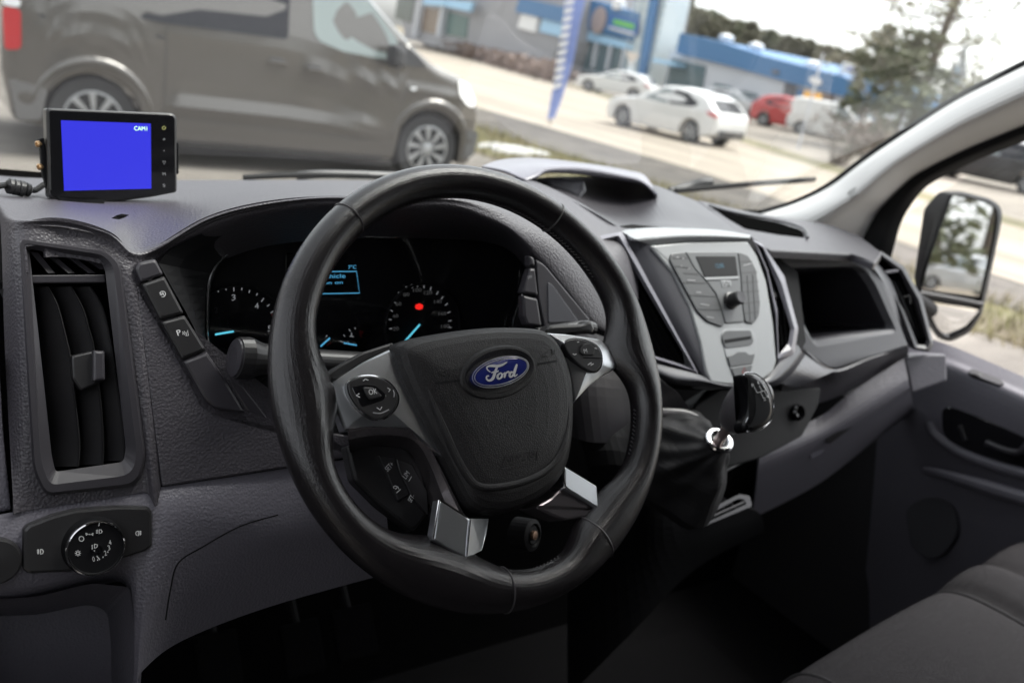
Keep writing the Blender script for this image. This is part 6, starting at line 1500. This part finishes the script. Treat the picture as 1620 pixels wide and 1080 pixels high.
# banner
bp0 = G(873, 199)
BN = Pl(bp0, (CAM - bp0).normalized() * 1 + V((0, 0, -(CAM - bp0).normalized().z)))
bn_ = thing('beach_banner', 'tall blue and white advertising banner flag on a thin pole by the road', 'flag', bp0)
fl = [[BN.pt(x, y, .02 * math.sin(y / 18)) for x in (l, (l * 2 + r) / 3, (l + 2 * r) / 3, r)] for y, l, r in ((-60, 904, 938), (0, 894, 926), (40, 890, 917), (90, 882, 908), (130, 876, 897), (165, 870, 886), (188, 866, 877))]
for i, r in enumerate(fl):
    for j, p in enumerate(r): p += BN.n * .06 * math.sin(i * 1.3 + j)
flg = patch('flag_cloth', fl, mat('blue_flag_cloth', (.20, .27, .56), .7), bn_, thick=.006)
bm = bmesh.new()
for i in range(11):
    y = 2 + i * 13.2; l = 894 - y * .15; w_ = 15
    q = [(l + 1, y), (l + w_, y - 4), (l + w_ - 1, y + 3.5), (l, y + 8)]
    P = [BN.pt(a, b, .09) for a, b in q]
    add_loft(bm, [P, [p - BN.n * .004 for p in P]], True, True, True)
lt_ = finish('white_lettering', bm, M['sign_white'], flg, smooth=False); lt_['kind'] = 'stuff'
tube('pole', [BN.pt(911, -60, .0), BN.pt(884, 100, -.03), BN.pt(868, 186, -.01), bp0 + V((0, 0, -.05))], .022, M['rubber'], bn_, seg=6)
# pylon of pale panels at the right
pp0 = G(1512, 262)
PPn = Pl(pp0, V((-1, -.6, 0)))
py_ = thing('pale_pylon', 'tall pale folded sign pylon standing left of the pillar near the big pine', 'sign', pp0)
panel('left_leaf', [(1508, 96), (1516, 104), (1507, 270), (1480, 262), (1486, 160)], PPn, -.1, .0, mat('pale_board', (.50, .51, .52), .5), py_, 0, smooth=False)
panel('right_leaf', [(1517, 88), (1530, 70), (1528, 150), (1524, 280), (1508, 275)], PPn.off(-.3), -.1, .0, mat('pale_blue_board', (.55, .58, .62), .5), py_, 0, smooth=False)
panel('blue_stripe', [(1513, 106), (1516, 106), (1508, 270), (1505, 269)], PPn.off(.02), -.02, .0, M['awning'], py_, 0, smooth=False)
rsg = thing('road_sign', 'pale triangular road sign before the shop windows', 'sign', G(1000, 150))
RS = Pl(G(1000, 150), (CAM - G(1000, 150)))
panel('sign_plate', rnd([(990, 80), (1013, 86), (997, 106)], 3, 3), RS, -.03, .0, mat('pale_sign', (.62, .55, .48), .5), rsg, 0, smooth=False)
tube('post', [RS.pt(999, 96, -.06), G(992, 150)], .05, M['cladding'], rsg, seg=6)
lp__ = thing('lamp_post', 'thin pale post at the edge of the dealer lot left of the bush', 'post', G(1262, 236))
tube('post', [G(1262, 238), G(1262, 238) + V((0, 0, 3.2))], .04, M['cladding'], lp__, seg=8)
# ================================================================== trees, hedge, bushes
M['bark'] = mat('pine_bark', (.10, .078, .062), .9, bump=('noise', 14, .03), var=.2, vscale=4)
def leafmat(name, a, b): return ground_mat(name, a, b, 1.2, rough=.7)
NEEDLE = leafmat('needles', (.085, .095, .05), (.15, .16, .085)); PALE_NEEDLE = leafmat('pale_needles', (.20, .19, .125), (.31, .295, .20)); NEEDLE2 = leafmat('brown_green_needles', (.12, .115, .075), (.19, .18, .115))
TWIG = leafmat('bare_twigs', (.13, .10, .085), (.20, .165, .14)); HEDGE = leafmat('brown_hedge_twigs', (.13, .085, .065), (.20, .14, .11))
def leafcloud(bm, c, r, n, size, rg, flat=.7):
    for i in range(n):
        u = V((rg.gauss(0, 1), rg.gauss(0, 1), rg.gauss(0, 1))).normalized() * (rg.random() ** .45)
        p = V(c) + V((u.x * r, u.y * r, u.z * r * flat))
        a = V((rg.gauss(0, 1), rg.gauss(0, 1), rg.gauss(0, .6))).normalized(); b = a.orthogonal().normalized()
        b.rotate(Matrix.Rotation(rg.uniform(0, 6.28), 3, a))
        s = size * rg.uniform(.6, 1.4)
        v = [bm.verts.new(p - a * s), bm.verts.new(p + b * s * .35), bm.verts.new(p + a * s), bm.verts.new(p - b * s * .35)]
        bm.faces.new(v)
def spruce(name, label, p, h, r, m, seed, group=None, dens=1.0, size=.28):
    rg = random.Random(seed); o = thing(name, label, 'tree', p, group); p = V(p)
    bm = bmesh.new(); add_tube(bm, [p + V((0, 0, -.2)), p + V((.1, 0, h * .5)), p + V((.1, .1, h * .98))], [h * .018, h * .012, .02], 7); finish('trunk', bm, M['bark'], o)
    bm = bmesh.new(); k = int(h * 2.6)
    for i in range(k):
        t = .12 + .86 * i / k; z = h * t; rr = r * (1 - t) ** .6 * rg.uniform(.75, 1.15)
        for j in range(5):
            a = rg.uniform(0, 6.28)
            for s in (.35, .75, 1.0):
                leafcloud(bm, p + V((math.cos(a) * rr * s, math.sin(a) * rr * s, z - rr * s * .25)), .30 + rr * .16, int(7 * dens), size, rg, .5)
    finish('crown', bm, m, o, smooth=False, recalc=False); return o
def pine(name, label, p, h, r, m, seed, group=None, bare=.45, nb=26, leaf=60, size=.16, lean=(0, 0)):
    rg = random.Random(seed); o = thing(name, label, 'tree', p, group); p = V(p)
    top = p + V((lean[0], lean[1], h))
    tp = cr([p + V((0, 0, -.2)), p + (top - p) * .4 + V((rg.uniform(-.2, .2), rg.uniform(-.2, .2), 0)), p + (top - p) * .75 + V((rg.uniform(-.3, .3), rg.uniform(-.3, .3), 0)), top], 5)
    bm = bmesh.new(); add_tube(bm, tp, [h * .022 * (1 - .85 * i / (len(tp) - 1)) for i in range(len(tp))], 8); trunk = finish('trunk', bm, M['bark'], o)
    lb_ = bmesh.new(); lf = bmesh.new()
    for i in range(nb):
        t = bare + (1 - bare) * (i + rg.random()) / nb
        q = p + (top - p) * t; a = i * 2.4 + rg.uniform(-.5, .5)
        ln = r * (1.15 - .75 * (t - bare) / (1 - bare)) * rg.uniform(.6, 1.1)
        d = V((math.cos(a), math.sin(a), rg.uniform(.0, .45)))
        P = [q, q + d * ln * .5 + V((0, 0, -.05 * ln)), q + d * ln + V((0, 0, .1 * ln))]
        add_tube(lb_, P, [.05 * h / 10, .03 * h / 10, .01], 5)
        for s in (.45, .7, .95, 1.05):
            leafcloud(lf, P[0] + (P[2] - P[0]) * s + V((rg.uniform(-.3, .3), rg.uniform(-.3, .3), rg.uniform(-.1, .3))) * r * .35, r * rg.uniform(.16, .28), int(leaf * rg.uniform(.5, 1.2)), size, rg, .55)
    finish('limbs', lb_, M['bark'], trunk); finish('crown', lf, m, o, smooth=False, recalc=False); return o
def bush(name, label, p, r, h, m, seed, n=900, group=None, size=.12, L=None):
    rg = random.Random(seed); bm = bmesh.new()
    p = V(p)
    for i in range(26):
        a = rg.uniform(0, 6.28); q = p + V((math.cos(a) * r * rg.uniform(.3, 1), math.sin(a) * r * rg.uniform(.3, 1), h * rg.uniform(.5, 1.0)))
        add_tube(bm, [p + V((rg.uniform(-.2, .2), rg.uniform(-.2, .2), 0)), (p + q) / 2 + V((0, 0, .1)), q], [.02, .012, .004], 4)
        leafcloud(bm, q - V((0, 0, h * .15)), r * .35, n // 26, size, rg, .9)
    o = finish(name, bm, m, None, smooth=False, recalc=False); tag(o, label, 'bush', group); return o
big = G(1440, 262)
pine('big_pine', 'big loose pine against the white sky, left of the pale pillar', big + V((4, 3, 0)), 11.5, 3.6, PALE_NEEDLE, 11, None, .12, 56, 16, .16, (.5, -.3))
pine('young_pine', 'young green pine standing in front of the blue building beside the grey bush', G(1352, 236), 4.6, 1.5, NEEDLE, 12, None, .1, 26, 34, .12)
spruce('bushy_spruce', 'bushy green spruce under the big pine, left of the pylon', G(1430, 262) + V((2, 2, 0)), 5.2, 2.6, NEEDLE, 13, None, 1.3, .2)
pine('shop_pine', 'dark green pine standing before the lime green pylon sign', G(775, 96), 9.5, 3.4, NEEDLE, 14, None, .25, 30, 40, .25)
bush('twig_bush', 'bare grey brown bush at the edge of the dealer lot', G(1325, 262), 1.4, 1.4, TWIG, 15, 350, None, .09)
bush('twig_bush', 'bare reddish bush close to the foot of the pale pillar', G(1395, 264), 1.5, 1.5, HEDGE, 16, 700, None, .09)
def far_tree(px, py, depth, i):
    """tree line behind the dealership: foot on the ground at this distance, top at the pixel"""
    d = ray(px, py); hl = math.hypot(d.x, d.y); t = depth / hl
    q = CAM + d * t
    return V((q.x, q.y, -1.5)), q.z + 1.5
protos = []
tr = [(925, -12, 120), (950, -6, 122), (975, -2, 118), (1000, 4, 124), (1092, 2, 112), (1108, 22, 110), (1128, 26, 108), (1143, 34, 104), (1158, 42, 106), (1178, 44, 100), (1193, 44, 96), (1208, 60, 98), (1222, 58, 94), (1238, 70, 95), (1252, 66, 90), (1268, 76, 92), (1282, 72, 88), (1298, 80, 88), (1312, 82, 85), (1328, 86, 86), (1345, 90, 82), (1362, 86, 80), (1380, 102, 78), (1398, 92, 76), (1416, 100, 74), (1436, 110, 72)]
rt_ = random.Random(21)
tr += [(1086 + 7.0 * j + rt_.uniform(-3, 3), 24 + 2.0 * j + rt_.uniform(-8, 6), 112 - .8 * j + rt_.uniform(-6, 10)) for j in range(48)]
for k, (x, y, d) in enumerate(tr):
    p, h = far_tree(x, y - 13, d, k)
    kind = ('narrow dark spruce', 'tall olive spruce', 'broad brown-green spruce')[k % 3]
    if k < 6:
        pr = spruce('far_spruce', kind + ' in the tree line behind the blue dealership', p, h, h * (.24, .30, .38)[k % 3], (NEEDLE, NEEDLE2, NEEDLE2)[k % 3], 100 + k, 'trees behind the dealership', 1.0, .5)
        protos.append((pr, h))
    else:
        pr, h0 = protos[k % 6]; c = copy_tree(pr); c.location = p; c.scale = (h / h0, h / h0, h / h0); c.rotation_euler.z = k * 1.7
# bare brown hedge before the shops
bm = bmesh.new(); rg = random.Random(5)
for k in range(46):
    t = k / 45; q = G(676 + 210 * t, 74 + 60 * t)
    leafcloud(bm, q + V((0, 0, .6)), 1.5, 60, .25, rg, .5)
tag(finish('brown_hedge', bm, HEDGE, smooth=False, recalc=False), 'long low bare brown hedge along the far side of the road', 'hedge')
# things reflected in the door mirror
td_ = td
foot = MIRROR_AT
sp_ = foot + td_ * 40; sp_.z = gz(sp_.x, sp_.y)
place(sv, sp_, math.degrees(math.atan2(.2, -1)))
rgm = random.Random(9)
side = V((-td_.y, td_.x, 0)).normalized()
for k, (s, dd, h) in enumerate(((-5.0, 62, 13), (-1.5, 56, 14.5), (1.2, 66, 16), (4.0, 60, 13.5), (7.5, 70, 14), (-9, 72, 15))):
    p = foot + td_ * dd + side * s; p.z = gz(p.x, p.y)
    pine('roadside_pine', ('slim pine', 'tall bare-trunked pine', 'broad-crowned pine')[k % 3] + ' among those reflected in the passenger door mirror', p, h, 3.2, NEEDLE2, 300 + k, 'pines reflected in the mirror', .3, 24, 40, .28)

# trees across the lot, mirrored in the windows and paint of the grey van
first = None
for k, (x, y, h, r) in enumerate(((-14, -26, 12, 3.0), (-6, -30, 15, 3.6), (1, -28, 11, 3.2), (-24, -34, 16, 4.0), (24, -34, 14, 3.6), (9, -36, 13, 3.4))):
    if first is None:
        first = spruce('lot_spruce', 'dark spruce across the parking lot, mirrored in the windows of the grey van', V((x, y, -1.15)), h, r, NEEDLE, 500, 'spruces mirrored in the grey van', .8, .35)
        f0 = first.location.copy(); h0 = h
    else:
        c = copy_tree(first); c.location = V((x, y, -1.15)); c.scale = (r / 3.0, r / 3.0, h / h0); c.rotation_euler.z = k * 1.3

# parts lie at most two levels below their thing
def chain(o):
    c = [o]
    while c[-1].parent: c.append(c[-1].parent)
    return c[::-1]
for o in [o for o in SC.objects if o.parent]:
    c = chain(o)
    if len(c) > 3: o.parent = c[1]
